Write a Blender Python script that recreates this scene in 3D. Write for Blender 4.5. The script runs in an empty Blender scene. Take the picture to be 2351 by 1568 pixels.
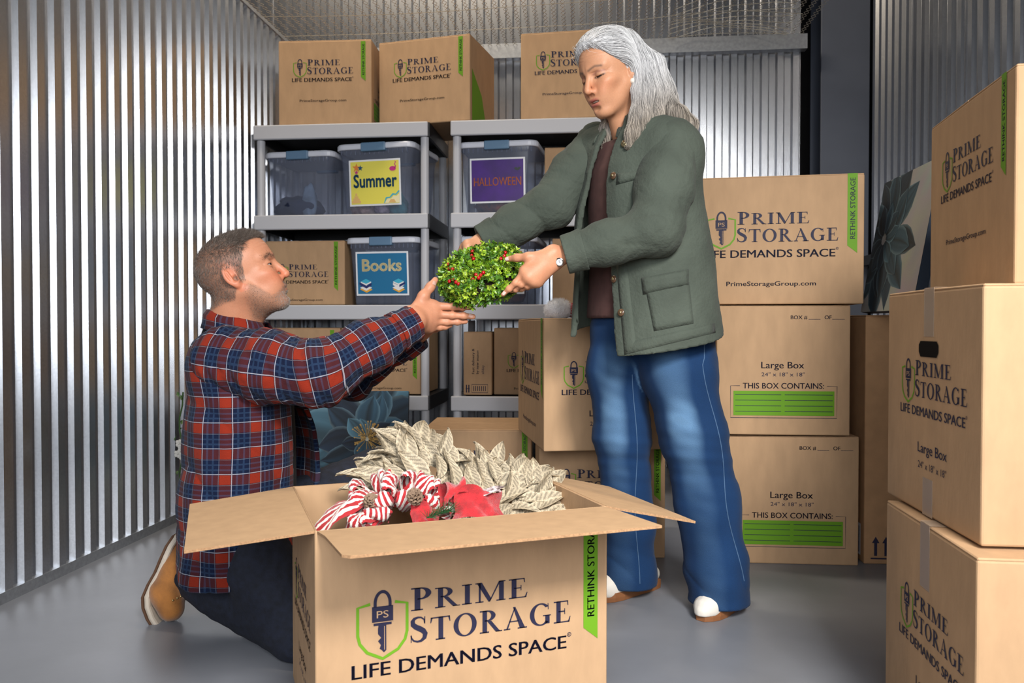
import bpy, bmesh, math, random
import numpy as np
from mathutils import Vector, Matrix, Euler

random.seed(7)
rng = np.random.default_rng(7)
SC = bpy.context.scene
COL = SC.collection
R = math.radians

# ------------------------------------------------------------------ camera
F_PX, CX, CY = 1863.0, 1175.5, 784.0          # photograph is 2351 x 1568
YAW, PITCH, CAM_H = R(5.52), R(1.045), 0.84
cam_d = bpy.data.cameras.new('camera')
cam_d.sensor_width = 36.0
cam_d.lens = F_PX / 2351.0 * 36.0
cam_d.clip_start = 0.05
cam_d.dof.use_dof = True
cam_d.dof.focus_distance = 2.25
cam_d.dof.aperture_fstop = 7.0
cam = bpy.data.objects.new('camera', cam_d)
COL.objects.link(cam)
cam.location = (0, 0, CAM_H)
cam.rotation_euler = (math.pi / 2 - PITCH, 0, YAW)
SC.camera = cam

# ------------------------------------------------------------------ world and lights
SC.view_settings.view_transform = 'Standard'
SC.view_settings.look = 'None'
SC.view_settings.exposure = 0.12
SC.view_settings.gamma = 1.0
SC.view_settings.use_curve_mapping = False
world = bpy.data.worlds.new('warehouse_air')
SC.world = world
world.use_nodes = True
world.node_tree.nodes['Background'].inputs[0].default_value = (0.62, 0.70, 0.85, 1)
world.node_tree.nodes['Background'].inputs[1].default_value = 0.04


def area_light(name, loc, target, size, size_y, power, color, spread=180):
    d = bpy.data.lights.new(name, 'AREA')
    d.shape = 'RECTANGLE'
    d.size, d.size_y = size, size_y
    d.energy = power
    d.color = color
    d.spread = R(spread)
    o = bpy.data.objects.new(name, d)
    COL.objects.link(o)
    o.location = loc
    o.rotation_euler = (Vector(target) - Vector(loc)).to_track_quat('-Z', 'Y').to_euler()
    return o


# studio softboxes standing behind the photographer, and the warehouse lights over the unit
area_light('softbox_key', (0.95, -0.75, 2.5), (0.15, 1.95, 0.2), 0.7, 0.7, 43, (1.0, 0.97, 0.93), 88)
area_light('softbox_fill', (-0.15, -1.0, 1.45), (-0.3, 2.4, 0.45), 2.0, 1.2, 27, (0.93, 0.96, 1.0), 105)
area_light('warehouse_light', (-1.3, 3.5, 4.3), (-1.0, 4.9, 2.7), 1.8, 0.3, 95, (1.0, 0.84, 0.64))


def c2r(X, d):
    """camera frame (metres right, metres ahead) -> room x, y"""
    return (X * math.cos(YAW) - d * math.sin(YAW), X * math.sin(YAW) + d * math.cos(YAW))


def at(px, py, d):
    """point seen at a place of the photograph, d metres ahead of the camera"""
    u, v = (px - CX) / F_PX, (CY - py) / F_PX
    fw = math.cos(PITCH) + v * math.sin(PITCH)
    up = -math.sin(PITCH) + v * math.cos(PITCH)
    k = d / fw
    x, y = c2r(u * k, d)
    return Vector((x, y, CAM_H + up * k))

# ------------------------------------------------------------------ helpers
def link(o):
    COL.objects.link(o)
    return o


def tag(o, label=None, cat=None, group=None, kind=None):
    if label: o['label'] = label
    if cat: o['category'] = cat
    if group: o['group'] = group
    if kind: o['kind'] = kind
    return o


def empty(name, loc=(0, 0, 0), rz=0.0):
    o = bpy.data.objects.new(name, None)
    o.empty_display_size = 0.1
    o.location = loc
    o.rotation_euler = (0, 0, rz)
    return link(o)


def mesh_obj(name, verts, faces, mats, parent=None, loc=(0, 0, 0), rot=(0, 0, 0), smooth=False, mi=None):
    me = bpy.data.meshes.new(name)
    me.from_pydata([tuple(v) for v in verts], [], [tuple(f) for f in faces])
    if not isinstance(mats, (list, tuple)): mats = [mats]
    for m in mats: me.materials.append(m)
    if mi is not None: me.polygons.foreach_set('material_index', mi)
    if smooth: me.polygons.foreach_set('use_smooth', [True] * len(me.polygons))
    me.update()
    o = bpy.data.objects.new(name, me)
    o.parent = parent
    o.location = loc
    o.rotation_euler = rot
    return link(o)


def add_mesh(name, me, parent=None, loc=(0, 0, 0), rot=(0, 0, 0)):
    o = bpy.data.objects.new(name, me)
    o.parent = parent
    o.location = loc
    o.rotation_euler = rot
    return link(o)


class MB:
    """collects shapes, builds one mesh"""
    def __init__(s):
        s.v, s.f, s.m = [], [], []

    def add(s, verts, faces, mi=0):
        b = len(s.v)
        s.v += [tuple(v) for v in verts]
        s.f += [tuple(i + b for i in f) for f in faces]
        s.m += [mi] * len(faces)

    def box(s, lo, hi, mi=0, mat=None):
        x0, y0, z0 = lo; x1, y1, z1 = hi
        v = [Vector(p) for p in ((x0, y0, z0), (x1, y0, z0), (x1, y1, z0), (x0, y1, z0),
                                 (x0, y0, z1), (x1, y0, z1), (x1, y1, z1), (x0, y1, z1))]
        if mat: v = [mat @ p for p in v]
        s.add(v, [(0, 3, 2, 1), (4, 5, 6, 7), (0, 1, 5, 4), (1, 2, 6, 5), (2, 3, 7, 6), (3, 0, 4, 7)], mi)

    def bbox(s, lo, hi, bev=0.004, mi=0, mat=None, seg=2):
        bm = bmesh.new()
        bmesh.ops.create_cube(bm, size=1)
        lo, hi = Vector(lo), Vector(hi)
        for v in bm.verts:
            v.co = Vector([lo[i] + (v.co[i] + .5) * (hi[i] - lo[i]) for i in range(3)])
        bmesh.ops.bevel(bm, geom=bm.edges[:], offset=bev, segments=seg, affect='EDGES', profile=.5)
        s.bm(bm, mi, mat)

    def bm(s, bm, mi=0, mat=None):
        bm.verts.index_update()
        vs = [(mat @ v.co if mat else v.co.copy()) for v in bm.verts]
        s.add(vs, [[v.index for v in f.verts] for f in bm.faces], mi)
        bm.free()

    def tube(s, pts, rad, n=8, mi=0, cap=True, flat=1.0):
        pts = [Vector(p) for p in pts]
        if not isinstance(rad, (list, tuple)): rad = [rad] * len(pts)
        b = len(s.v)
        nrm = None
        for i, p in enumerate(pts):
            t = (pts[min(i + 1, len(pts) - 1)] - pts[max(i - 1, 0)]).normalized()
            if nrm is None:
                nrm = t.orthogonal().normalized()
            nrm = (nrm - t * nrm.dot(t)).normalized()
            bi = t.cross(nrm)
            for k in range(n):
                a = 2 * math.pi * k / n
                s.v.append(tuple(p + (nrm * math.cos(a) + bi * math.sin(a) * flat) * rad[i]))
        for i in range(len(pts) - 1):
            for k in range(n):
                k2 = (k + 1) % n
                s.f.append((b + i * n + k, b + i * n + k2, b + (i + 1) * n + k2, b + (i + 1) * n + k)); s.m.append(mi)
        if cap:
            s.f.append(tuple(b + k for k in reversed(range(n)))); s.m.append(mi)
            e = b + (len(pts) - 1) * n
            s.f.append(tuple(e + k for k in range(n))); s.m.append(mi)

    def loft(s, loops, mi=0, cap0=True, cap1=True):
        b = len(s.v); n = len(loops[0])
        for L in loops: s.v += [tuple(p) for p in L]
        for i in range(len(loops) - 1):
            for k in range(n):
                k2 = (k + 1) % n
                s.f.append((b + i * n + k, b + i * n + k2, b + (i + 1) * n + k2, b + (i + 1) * n + k)); s.m.append(mi)
        if cap0: s.f.append(tuple(b + k for k in reversed(range(n)))); s.m.append(mi)
        if cap1:
            e = b + (len(loops) - 1) * n
            s.f.append(tuple(e + k for k in range(n))); s.m.append(mi)

    def ball(s, c, r, nu=12, nv=8, mi=0, mat=None):
        c = Vector(c)
        if not isinstance(r, (list, tuple)): r = (r, r, r)
        b = len(s.v)
        P = []
        for j in range(1, nv):
            th = math.pi * j / nv
            for i in range(nu):
                a = 2 * math.pi * i / nu
                P.append(c + Vector((r[0] * math.sin(th) * math.cos(a), r[1] * math.sin(th) * math.sin(a), r[2] * math.cos(th))))
        P += [c + Vector((0, 0, r[2])), c - Vector((0, 0, r[2]))]
        if mat: P = [mat @ p for p in P]
        s.v += [tuple(p) for p in P]
        top, bot = b + len(P) - 2, b + len(P) - 1
        for i in range(nu):
            i2 = (i + 1) % nu
            s.f.append((top, b + i, b + i2)); s.m.append(mi)
            for j in range(nv - 2):
                s.f.append((b + j * nu + i, b + (j + 1) * nu + i, b + (j + 1) * nu + i2, b + j * nu + i2)); s.m.append(mi)
            e = b + (nv - 2) * nu
            s.f.append((e + i, bot, e + i2)); s.m.append(mi)

    def build(s, name, mats, parent=None, loc=(0, 0, 0), rot=(0, 0, 0), smooth=False):
        return mesh_obj(name, s.v, s.f, mats, parent, loc, rot, smooth, s.m)


def rrect(w, d, r, z, n=5, cx=0, cy=0):
    out = []
    for (sx, sy, a0) in ((1, 1, 0), (-1, 1, 90), (-1, -1, 180), (1, -1, 270)):
        for k in range(n + 1):
            a = R(a0 + 90 * k / n)
            out.append((cx + sx * (w / 2 - r) + r * math.cos(a), cy + sy * (d / 2 - r) + r * math.sin(a), z))
    return out


# ------------------------------------------------------------------ materials
MATS = {}


def mat(name, col, rough=0.6, metal=0.0, var=0.0, scale=8.0, bump=0.0, bscale=60.0, stretch=None, spec=0.5,
        sheen=0.0, sss=0.0, coat=0.0, col2=None, detail=4.0):
    if name in MATS: return MATS[name]
    m = bpy.data.materials.new(name)
    m.use_nodes = True
    nt = m.node_tree
    b = nt.nodes['Principled BSDF']
    b.inputs['Base Color'].default_value = (*col, 1)
    b.inputs['Roughness'].default_value = rough
    b.inputs['Metallic'].default_value = metal
    b.inputs['Specular IOR Level'].default_value = spec
    if sheen: b.inputs['Sheen Weight'].default_value = sheen
    if coat: b.inputs['Coat Weight'].default_value = coat
    if sss:
        b.inputs['Subsurface Weight'].default_value = sss
        b.inputs['Subsurface Radius'].default_value = (0.012, 0.005, 0.003)
        b.inputs['Subsurface Scale'].default_value = 0.6
    if var or bump:
        tc = nt.nodes.new('ShaderNodeTexCoord')
        src = tc.outputs['Object']
        if stretch:
            mp = nt.nodes.new('ShaderNodeMapping')
            mp.inputs['Scale'].default_value = stretch
            nt.links.new(src, mp.inputs['Vector'])
            src = mp.outputs['Vector']
    if var:
        nz = nt.nodes.new('ShaderNodeTexNoise')
        nz.inputs['Scale'].default_value = scale
        nz.inputs['Detail'].default_value = detail
        nt.links.new(src, nz.inputs['Vector'])
        rp = nt.nodes.new('ShaderNodeValToRGB')
        c1 = [max(0, c * (1 - var)) for c in col]
        c2 = col2 or [min(1, c * (1 + var)) for c in col]
        rp.color_ramp.elements[0].position, rp.color_ramp.elements[1].position = 0.3, 0.7
        rp.color_ramp.elements[0].color = (*c1, 1)
        rp.color_ramp.elements[1].color = (*c2, 1)
        nt.links.new(nz.outputs['Fac'], rp.inputs['Fac'])
        nt.links.new(rp.outputs['Color'], b.inputs['Base Color'])
    if bump:
        nz = nt.nodes.new('ShaderNodeTexNoise')
        nz.inputs['Scale'].default_value = bscale
        nz.inputs['Detail'].default_value = 3
        nt.links.new(src, nz.inputs['Vector'])
        bp = nt.nodes.new('ShaderNodeBump')
        bp.inputs['Strength'].default_value = bump
        bp.inputs['Distance'].default_value = 0.004
        nt.links.new(nz.outputs['Fac'], bp.inputs['Height'])
        nt.links.new(bp.outputs['Normal'], b.inputs['Normal'])
    MATS[name] = m
    return m


def mat_attr(name, rough=0.6, sss=0.0, bump=0.0, bscale=200.0, spec=0.5, sheen=0.0, fine=0.0, fscale=300.0, metal=0.0):
    """base colour from the mesh colour attribute 'tint' (pigment)"""
    if name in MATS: return MATS[name]
    m = mat(name, (1, 1, 1), rough, metal, 0, bump=bump, bscale=bscale, spec=spec, sheen=sheen, sss=sss)
    nt = m.node_tree
    b = nt.nodes['Principled BSDF']
    at_ = nt.nodes.new('ShaderNodeAttribute')
    at_.attribute_name = 'tint'
    out = at_.outputs['Color']
    if fine:
        tc = nt.nodes.new('ShaderNodeTexCoord')
        nz = nt.nodes.new('ShaderNodeTexNoise')
        nz.inputs['Scale'].default_value = fscale
        nz.inputs['Detail'].default_value = 3
        nt.links.new(tc.outputs['Object'], nz.inputs['Vector'])
        mx = nt.nodes.new('ShaderNodeMix'); mx.data_type = 'RGBA'; mx.blend_type = 'OVERLAY'
        mx.inputs['Factor'].default_value = fine
        nt.links.new(out, mx.inputs['A'])
        nt.links.new(nz.outputs['Fac'], mx.inputs['B'])
        out = mx.outputs['Result']
    nt.links.new(out, b.inputs['Base Color'])
    return m


def set_tint(me, cols):
    a = me.color_attributes.new('tint', 'FLOAT_COLOR', 'POINT')
    c = np.ones((len(me.vertices), 4), np.float32)
    c[:, :3] = cols
    a.data.foreach_set('color', c.ravel())


def clear_plastic(name, col, mixf, rough=0.2):
    if name in MATS: return MATS[name]
    m = mat(name, col, rough)
    nt = m.node_tree
    b = nt.nodes['Principled BSDF']
    tr = nt.nodes.new('ShaderNodeBsdfTransparent')
    tr.inputs[0].default_value = (0.86, 0.89, 0.95, 1)
    mx = nt.nodes.new('ShaderNodeMixShader')
    mx.inputs[0].default_value = mixf
    out = nt.nodes['Material Output']
    nt.links.new(tr.outputs[0], mx.inputs[1])
    nt.links.new(b.outputs[0], mx.inputs[2])
    nt.links.new(mx.outputs[0], out.inputs['Surface'])
    return m


KRAFT = mat('kraft_cardboard', (0.45, 0.285, 0.160), 0.75, var=0.07, scale=26, bump=0.12, bscale=120, stretch=(1, 1, 0.35), spec=0.25)
KRAFT_IN = mat('kraft_inside', (0.48, 0.31, 0.175), 0.8, var=0.06, scale=30, spec=0.2)
KRAFT_EDGE = mat('kraft_cut_edge', (0.36, 0.21, 0.11), 0.85, var=0.25, scale=240, spec=0.2)
BROWN = mat('tan_cardboard', (0.42, 0.24, 0.12), 0.75, var=0.07, scale=26, bump=0.1, bscale=120, spec=0.25)
NAVY = mat('navy_ink', (0.018, 0.017, 0.045), 0.6, spec=0.3)
GREEN = mat('green_ink', (0.125, 0.30, 0.010), 0.6, spec=0.3)
TAPE = clear_plastic('clear_tape', (0.62, 0.47, 0.34), 0.5, 0.15)
GALV = mat("galvanised_steel", (0.56, 0.58, 0.62), 0.27, metal=1.0, var=0.08, scale=160, detail=1.5)
STEEL = mat('grey_track_steel', (0.33, 0.35, 0.38), 0.45, metal=0.7, var=0.12, scale=60)
COLUMN = mat('painted_column', (0.080, 0.094, 0.130), 0.5, var=0.10, scale=3)
DARKSTEEL = mat('dark_girt', (0.030, 0.034, 0.042), 0.55)
WIRE = mat('mesh_wire', (0.62, 0.58, 0.50), 0.35, metal=0.8)
CONC = mat('polished_concrete', (0.19, 0.20, 0.225), 0.42, var=0.22, scale=1.7, bump=0.06, bscale=24, detail=6)
SHELF = mat('grey_shelf_plastic', (0.46, 0.47, 0.51), 0.45)
SHELF_DK = mat('shelf_deck_dark', (0.012, 0.013, 0.016), 0.5)  # near-black tone for decks and side rails; front rails and posts are grey
TUB = clear_plastic('smoky_tub_plastic', (0.22, 0.25, 0.34), 0.34, 0.18)
LID = mat('white_lid_plastic', (0.62, 0.65, 0.74), 0.4)
LATCH = mat('blue_latch_plastic', (0.105, 0.20, 0.32), 0.4)
PAPER = mat('white_paper', (0.78, 0.80, 0.84), 0.6)
SCREW = mat('screw_head', (0.20, 0.24, 0.28), 0.35, metal=0.8)
HOLE_SHADE = mat('hole_shade', (0.008, 0.006, 0.005), 0.9, spec=0.1)

# ------------------------------------------------------------------ the storage unit
XL, XR, YB, YF = -1.79, 1.62, 4.90, 0.5
H_L, H_B = 2.52, 3.7


def corrugated(length, h, per, depth, n_seg=None):
    """sheet in local x (along), z (up); the ribs stand out towards -y"""
    pts = []
    n = int(round(length / per))
    a, b = 0.39 * per, 0.11 * per
    for i in range(n):
        s = i * per
        pts += [(s, 0), (s + a, 0), (s + a + b, -depth), (s + 2 * a + b, -depth)]
    pts.append((n * per, 0))
    v, f = [], []
    for (x, y) in pts:
        v += [(x, y, 0), (x, y, h)]
    for i in range(len(pts) - 1):
        f.append((2 * i, 2 * i + 2, 2 * i + 3, 2 * i + 1))
    # overlapped seam lip
    k = len(v)
    v += [(n * per, 0, 0), (n * per, 0, h), (n * per, -0.006, 0), (n * per, -0.006, h), (n * per - 0.006, -0.006, 0), (n * per - 0.006, -0.006, h)]
    f += [(k, k + 2, k + 3, k + 1), (k + 2, k + 4, k + 5, k + 3)]
    return v, f


def panel_wall(root, per, n_rib, count, h, origin, rz, depth=0.017, base=0.0):
    v, f = corrugated(per * n_rib, h, per, depth)
    me = None
    for i in range(count):
        off = Matrix.Rotation(rz, 3, 'Z') @ Vector((i * per * n_rib, 0, 0))
        p = Vector(origin) + off
        if me is None:
            o = mesh_obj('panel', v, f, GALV, root, p, (0, 0, rz)); me = o.data
        else:
            o = add_mesh('panel', me, root, p, (0, 0, rz))


def struct(name, lo, hi, m, label=None):
    b = MB(); b.box(lo, hi)
    o = b.build(name, m)
    return tag(o, label, None, None, 'structure')


struct('floor', (-3.0, -2.5, -0.06), (3.2, 6.2, 0.0), CONC)
# left partition
wl = struct('wall_left', (XL - 0.05, 0.9, 0), (XL - 0.004, YB + 0.05, H_L), STEEL)
panel_wall(wl, 0.085, 6, 7, H_L - 0.03, (XL, YB - 0.01 - 7 * 6 * 0.085, 0.02), R(90))
b = MB(); b.box((XL - 0.004, 0.9, 0), (XL + 0.022, YB, 0.035)); tag(b.build('baseboard_left', STEEL), kind='structure')
b = MB(); b.box((XL - 0.004, 0.9, H_L - 0.02), (XL + 0.022, YB, H_L)); tag(b.build('trim_1', STEEL), kind='structure')
# back wall, runs on up past the mesh ceiling, stops short of the column
wb = struct('wall_back', (XL - 1.6, YB, 0), (1.205, YB + 0.05, H_B), STEEL)
panel_wall(wb, 0.0881, 6, 9, H_B, (XL - 3 * 6 * 0.0881 - 0.168, YB - 0.004, 0), 0.0)
# near-black wall of the neighbouring unit behind the gap beside the column
struct('wall_neighbour', (1.0, YB + 0.62, 0), (2.3, YB + 0.66, H_B), mat('dark_gap_wall', (0.022, 0.019, 0.018), 0.8, var=0.4, scale=5))
# right partition
wr = struct('wall_right', (XR + 0.004, 0.9, 0), (XR + 0.05, YB, H_B), STEEL)
panel_wall(wr, 0.098, 6, 6, H_B, (XR, YB - 0.01, 0.0), R(-90))
# ledge angle that carries the mesh
b = MB()
b.box((XL + 0.02, YB - 0.075, 2.435), (1.235, YB - 0.022, 2.445)); b.box((XL + 0.02, YB - 0.08, 2.435), (1.235, YB - 0.072, 2.52))
tag(b.build('trim_2', STEEL), kind='structure')
b = MB(); b.box((XR - 0.06, 2.0, 1.19), (XR - 0.015, YB - 0.02, 1.245)); tag(b.build('trim_3', DARKSTEEL), kind='structure')
# steel column behind the corner
col = empty('steel_column', (1.47, YB + 0.12, 0)); tag(col, 'dark blue-grey painted steel column in the right back corner', None, None, 'structure')
b = MB()
b.bbox((-0.137, -0.12, 0), (0.137, -0.105, H_B), 0.004); b.build('front_flange', COLUMN, col)
b = MB(); b.box((-0.007, -0.105, 0), (0.007, 0.105, H_B)); b.build('web', COLUMN, col)
b = MB(); b.bbox((-0.137, 0.105, 0), (0.137, 0.12, H_B), 0.004); b.build('back_flange', COLUMN, col)

# wire mesh stretched over the unit
b = MB()
zc = H_L - 0.01


def sag(x, y):
    return zc + 0.018 * math.sin(x * 2.3 + 1.0) * math.sin(y * 2.0) + (0.05 * math.exp(-((x - 0.75) / 0.45) ** 2 - ((y - 4.6) / 0.5) ** 2))


y0, y1 = 3.2, YB - 0.03
nx = int((XR - XL) / 0.05)
for i in range(nx):
    for sgn in (-1, 1):
        pts = []
        for k in range(35):
            y = y0 + (y1 - y0) * k / 34
            x = XL + 0.03 + i * 0.05 + sgn * 0.0125 * (1 if k % 2 else -1) + 0.0125
            if x > 1.22: continue
            pts.append((x, y, sag(x, y)))
        if len(pts) > 3: b.tube(pts, 0.0013, 3, cap=False)
for k in range(7):
    y = y1 - 0.02 - k * 0.30
    pts = [(XL + 0.03 + j * 0.1, y, sag(XL + 0.03 + j * 0.1, y)) for j in range(33)]
    b.tube([p for p in pts if p[0] < 1.2], 0.002, 4, cap=False)
for k in range(9):                                  # slack, shiny strands of the roll end
    y = 4.78 - 0.035 * k
    pts = [(0.45 + j * 0.06, y + 0.012 * math.sin(j * 1.1 + k), zc + 0.03 + 0.010 * k + 0.02 * math.sin(j * 0.35 + k * 0.7) - 0.0012 * (j - 6) ** 2) for j in range(12)]
    b.tube(pts, 0.0018, 4, cap=False)
tag(b.build('ceiling', WIRE), kind='structure')

# screws in the left wall
sc_me = None
for (px, py) in ((127, 473), (324, 518), (137, 1314), (400, 536)):
    ang = math.atan((px - CX) / F_PX) - YAW
    y = XL / math.tan(ang)
    d = y * math.cos(YAW) - XL * math.sin(YAW)
    z = at(px, py, d).z
    b = MB(); b.ball((0, 0, 0), (0.004, 0.006, 0.006), 8, 5)
    o = b.build('screw', SCREW, wl, (XL + 0.003, y, z), smooth=True)

# ------------------------------------------------------------------ printing: letters and marks as flat ink shapes
class Ink:
    """flat polygons in u, v (metres); every shape carries a material index"""
    def __init__(s):
        s.v, s.f, s.m = [], [], []

    def poly(s, pts, mi=0, lift=0.0):
        b = len(s.v)
        s.v += [(p[0], p[1], lift) for p in pts]
        s.f.append(tuple(range(b, b + len(pts)))); s.m.append(mi)

    def rect(s, x0, y0, x1, y1, mi=0, lift=0.0):
        s.poly([(x0, y0), (x1, y0), (x1, y1), (x0, y1)], mi, lift)

    def stroke(s, pts, wid, mi=0, closed=False, lift=0.0):
        n = len(pts)
        if not isinstance(wid, (list, tuple)): wid = [wid] * n
        L, Rr = [], []
        for i in range(n):
            if closed:
                a, c = pts[(i - 1) % n], pts[(i + 1) % n]
            else:
                a, c = pts[max(i - 1, 0)], pts[min(i + 1, n - 1)]
            dx, dy = c[0] - a[0], c[1] - a[1]
            q = math.hypot(dx, dy) or 1
            nx, ny = -dy / q * wid[i] / 2, dx / q * wid[i] / 2
            L.append((pts[i][0] + nx, pts[i][1] + ny)); Rr.append((pts[i][0] - nx, pts[i][1] - ny))
        for i in range(n if closed else n - 1):
            j = (i + 1) % n
            s.poly([Rr[i], Rr[j], L[j], L[i]], mi, lift)

    def ring(s, cx, cy, rx, ry, ix, iy, a0=0, a1=360, mi=0, n=28, lift=0.0):
        for k in range(n):
            t0, t1 = R(a0 + (a1 - a0) * k / n), R(a0 + (a1 - a0) * (k + 1) / n)
            s.poly([(cx + ix * math.cos(t0), cy + iy * math.sin(t0)), (cx + rx * math.cos(t0), cy + ry * math.sin(t0)),
                    (cx + rx * math.cos(t1), cy + ry * math.sin(t1)), (cx + ix * math.cos(t1), cy + iy * math.sin(t1))], mi, lift)

    def disc(s, cx, cy, rx, ry, mi=0, n=20, lift=0.0):
        s.poly([(cx + rx * math.cos(2 * math.pi * k / n), cy + ry * math.sin(2 * math.pi * k / n)) for k in range(n)], mi, lift)

    def merge(s, o, ox=0, oy=0, k=1.0, mi=None, lift=0.0, rot=0.0):
        b = len(s.v)
        c, sn = math.cos(rot) * k, math.sin(rot) * k
        s.v += [(ox + c * v[0] - sn * v[1], oy + sn * v[0] + c * v[1], v[2] + lift) for v in o.v]
        s.f += [tuple(i + b for i in f) for f in o.f]
        s.m += [mi if mi is not None else q for q in o.m]

    def build(s, name, mats):
        me = bpy.data.meshes.new(name)
        me.from_pydata(s.v, [], s.f)
        for m in mats: me.materials.append(m)
        me.polygons.foreach_set('material_index', s.m)
        me.update()
        return me


TXT = {}


def sans(text, bold=0.0):
    """cap height 1, left aligned at 0; uses the built-in sans face"""
    key = (text, bold)
    if key in TXT: return TXT[key]
    cu = bpy.data.curves.new('t', 'FONT')
    cu.body = text
    cu.size = 1.0
    cu.resolution_u = 3
    ob = link(bpy.data.objects.new('t', cu))
    dg = bpy.context.evaluated_depsgraph_get()
    me = bpy.data.meshes.new_from_object(ob.evaluated_get(dg))
    k = Ink()
    vs = [(v.co.x, v.co.y, 0.0) for v in me.vertices]
    ref = 0.73
    k.v = [(x / ref, y / ref, 0.0) for (x, y, z) in vs]
    k.f = [tuple(p.vertices) for p in me.polygons]
    if bold:                                       # heavier weight: overprinted copies
        v0, f0, n0 = k.v, k.f, len(k.v); k.v, k.f = [], []
        sh = [(-bold, 0), (0, 0), (bold, 0)] if bold < .02 else [(bold * math.cos(a_ * .785), bold * math.sin(a_ * .785)) for a_ in range(8)] + [(0, 0)]
        for i, (dx, dy) in enumerate(sh):
            k.v += [(x + dx * 1.3, y + dy * 1.3, 0.0) for (x, y, z) in v0]; k.f += [tuple(q + i * n0 for q in f) for f in f0]
    k.m = [0] * len(k.f)
    bpy.data.objects.remove(ob); bpy.data.curves.remove(cu); bpy.data.meshes.remove(me)
    k.x0 = min(v[0] for v in k.v); k.x1 = max(v[0] for v in k.v)
    TXT[key] = k
    return k


def put_sans(ink, text, x0, x1, y, cap=None, mi=0, bold=0.012, lift=0.0, rot=0.0):
    """set text so that it spans x0..x1 (or keeps cap and is centred between them)"""
    t = sans(text, bold)
    w = t.x1 - t.x0
    sx = (x1 - x0) / w
    sy = cap if cap else sx
    b = len(ink.v)
    for v in t.v:
        ink.v.append((x0 + (v[0] - t.x0) * sx, y + v[1] * sy, lift))
    ink.f += [tuple(i + b for i in f) for f in t.f]
    ink.m += [mi] * len(t.f)


def serif_glyph(c):
    k = Ink()
    st, th, sf = 0.185, 0.075, 0.055
    if c == 'I':
        k.rect(.11, 0, .11 + st, 1); k.rect(0, 0, .37, sf); k.rect(0, 1 - sf, .37, 1); w = .37
    elif c in 'PR':
        k.rect(.11, 0, .11 + st, 1); k.rect(0, 0, .38, sf); k.rect(0, 1 - sf, .26, 1)
        cy, ry = (.735, .265) if c == 'P' else (.755, .245)
        k.ring(.30, cy, .345, ry, .165, ry - .06, -90, 90); k.rect(.2, cy + ry - .06, .31, cy + ry); k.rect(.2, cy - ry, .31, cy - ry + .06)
        w = .65
        if c == 'R':
            k.poly([(.30, .52), (.47, .52), (.80, .06), (.90, 0), (.66, 0)]); k.rect(.66, 0, .92, sf * .8); w = .86
    elif c == 'M':
        k.rect(.13, 0, .13 + th, 1); k.rect(.90, 0, .90 + st, 1)
        k.poly([(.05, 1), (.25, 1), (.61, .14), (.55, 0), (.50, 0)]); k.poly([(.51, 0), (.56, 0), (.96, 1), (.90, 1)])
        k.rect(0, 0, .31, sf); k.rect(.80, 0, 1.15, sf); k.rect(0, 1 - sf, .2, 1); k.rect(.9, 1 - sf, 1.15, 1); w = 1.15
    elif c == 'E':
        k.rect(.11, 0, .11 + st, 1); k.rect(0, 0, .68, sf); k.rect(0, 1 - sf, .62, 1); k.rect(.2, .49, .48, .49 + sf)
        k.poly([(.57, 1), (.62, 1), (.63, .78), (.60, .78)]); k.poly([(.46, .38), (.49, .38), (.49, .65), (.46, .65)])
        k.poly([(.68, 0), (.73, .26), (.70, .26), (.60, 0)]); w = .73
    elif c == 'T':
        k.rect(.32, 0, .32 + st, 1); k.rect(.21, 0, .58, sf); k.rect(.02, 1 - sf, .77, 1)
        k.poly([(.02, 1), (0, .76), (.03, .76), (.10, 1)]); k.poly([(.77, 1), (.79, .76), (.76, .76), (.69, 1)]); w = .79
    elif c == 'O':
        k.ring(.46, .5, .465, .515, .275, .455, 0, 360, n=32); w = .92
    elif c == 'G':
        k.ring(.46, .5, .465, .515, .275, .455, 42, 318, n=28)
        k.rect(.66, .06, .66 + st, .44); k.rect(.56, .41, .90, .455); k.poly([(.76, .98), (.79, .98), (.80, .70), (.77, .70)]); w = .90
    elif c == 'A':
        k.poly([(.09, 0), (.16, 0), (.49, 1), (.42, .92)]); k.poly([(.38, 1), (.48, 1), (.90, 0), (.68, 0)]); k.rect(.22, .33, .62, .38)
        k.rect(0, 0, .27, sf); k.rect(.58, 0, .97, sf); w = .97
    elif c == 'S':
        P = [(.50, .72), (.48, .86), (.38, .95), (.27, .965), (.15, .93), (.085, .83), (.10, .70), (.20, .60), (.33, .52), (.45, .43), (.52, .31), (.49, .15), (.38, .05), (.25, .03), (.12, .08), (.05, .19), (.03, .29)]
        W = [.04, .05, .06, .075, .11, .145, .17, .19, .20, .19, .17, .145, .10, .075, .06, .05, .04]
        k.stroke(P, W); k.poly([(.49, .98), (.52, .98), (.52, .70), (.49, .70)]); k.poly([(.02, .02), (.05, .02), (.045, .31), (.02, .31)]); w = .58
    k.w = w
    return k


def serif_line(word, first=1.12):
    out = Ink(); x = 0
    for i, c in enumerate(word):
        g = serif_glyph(c); s = first if i == 0 else 1.0
        out.merge(g, x, 0 if i else -0.0, s); x += g.w * s + 0.13
    out.w = x - 0.13
    return out


def put_serif(ink, word, x0, x1, y, cap):
    t = serif_line(word)
    b = len(ink.v); sx = (x1 - x0) / t.w
    ink.v += [(x0 + v[0] * sx, y + v[1] * cap, 0) for v in t.v]
    ink.f += [tuple(i + b for i in f) for f in t.f]; ink.m += [0] * len(t.f)


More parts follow.
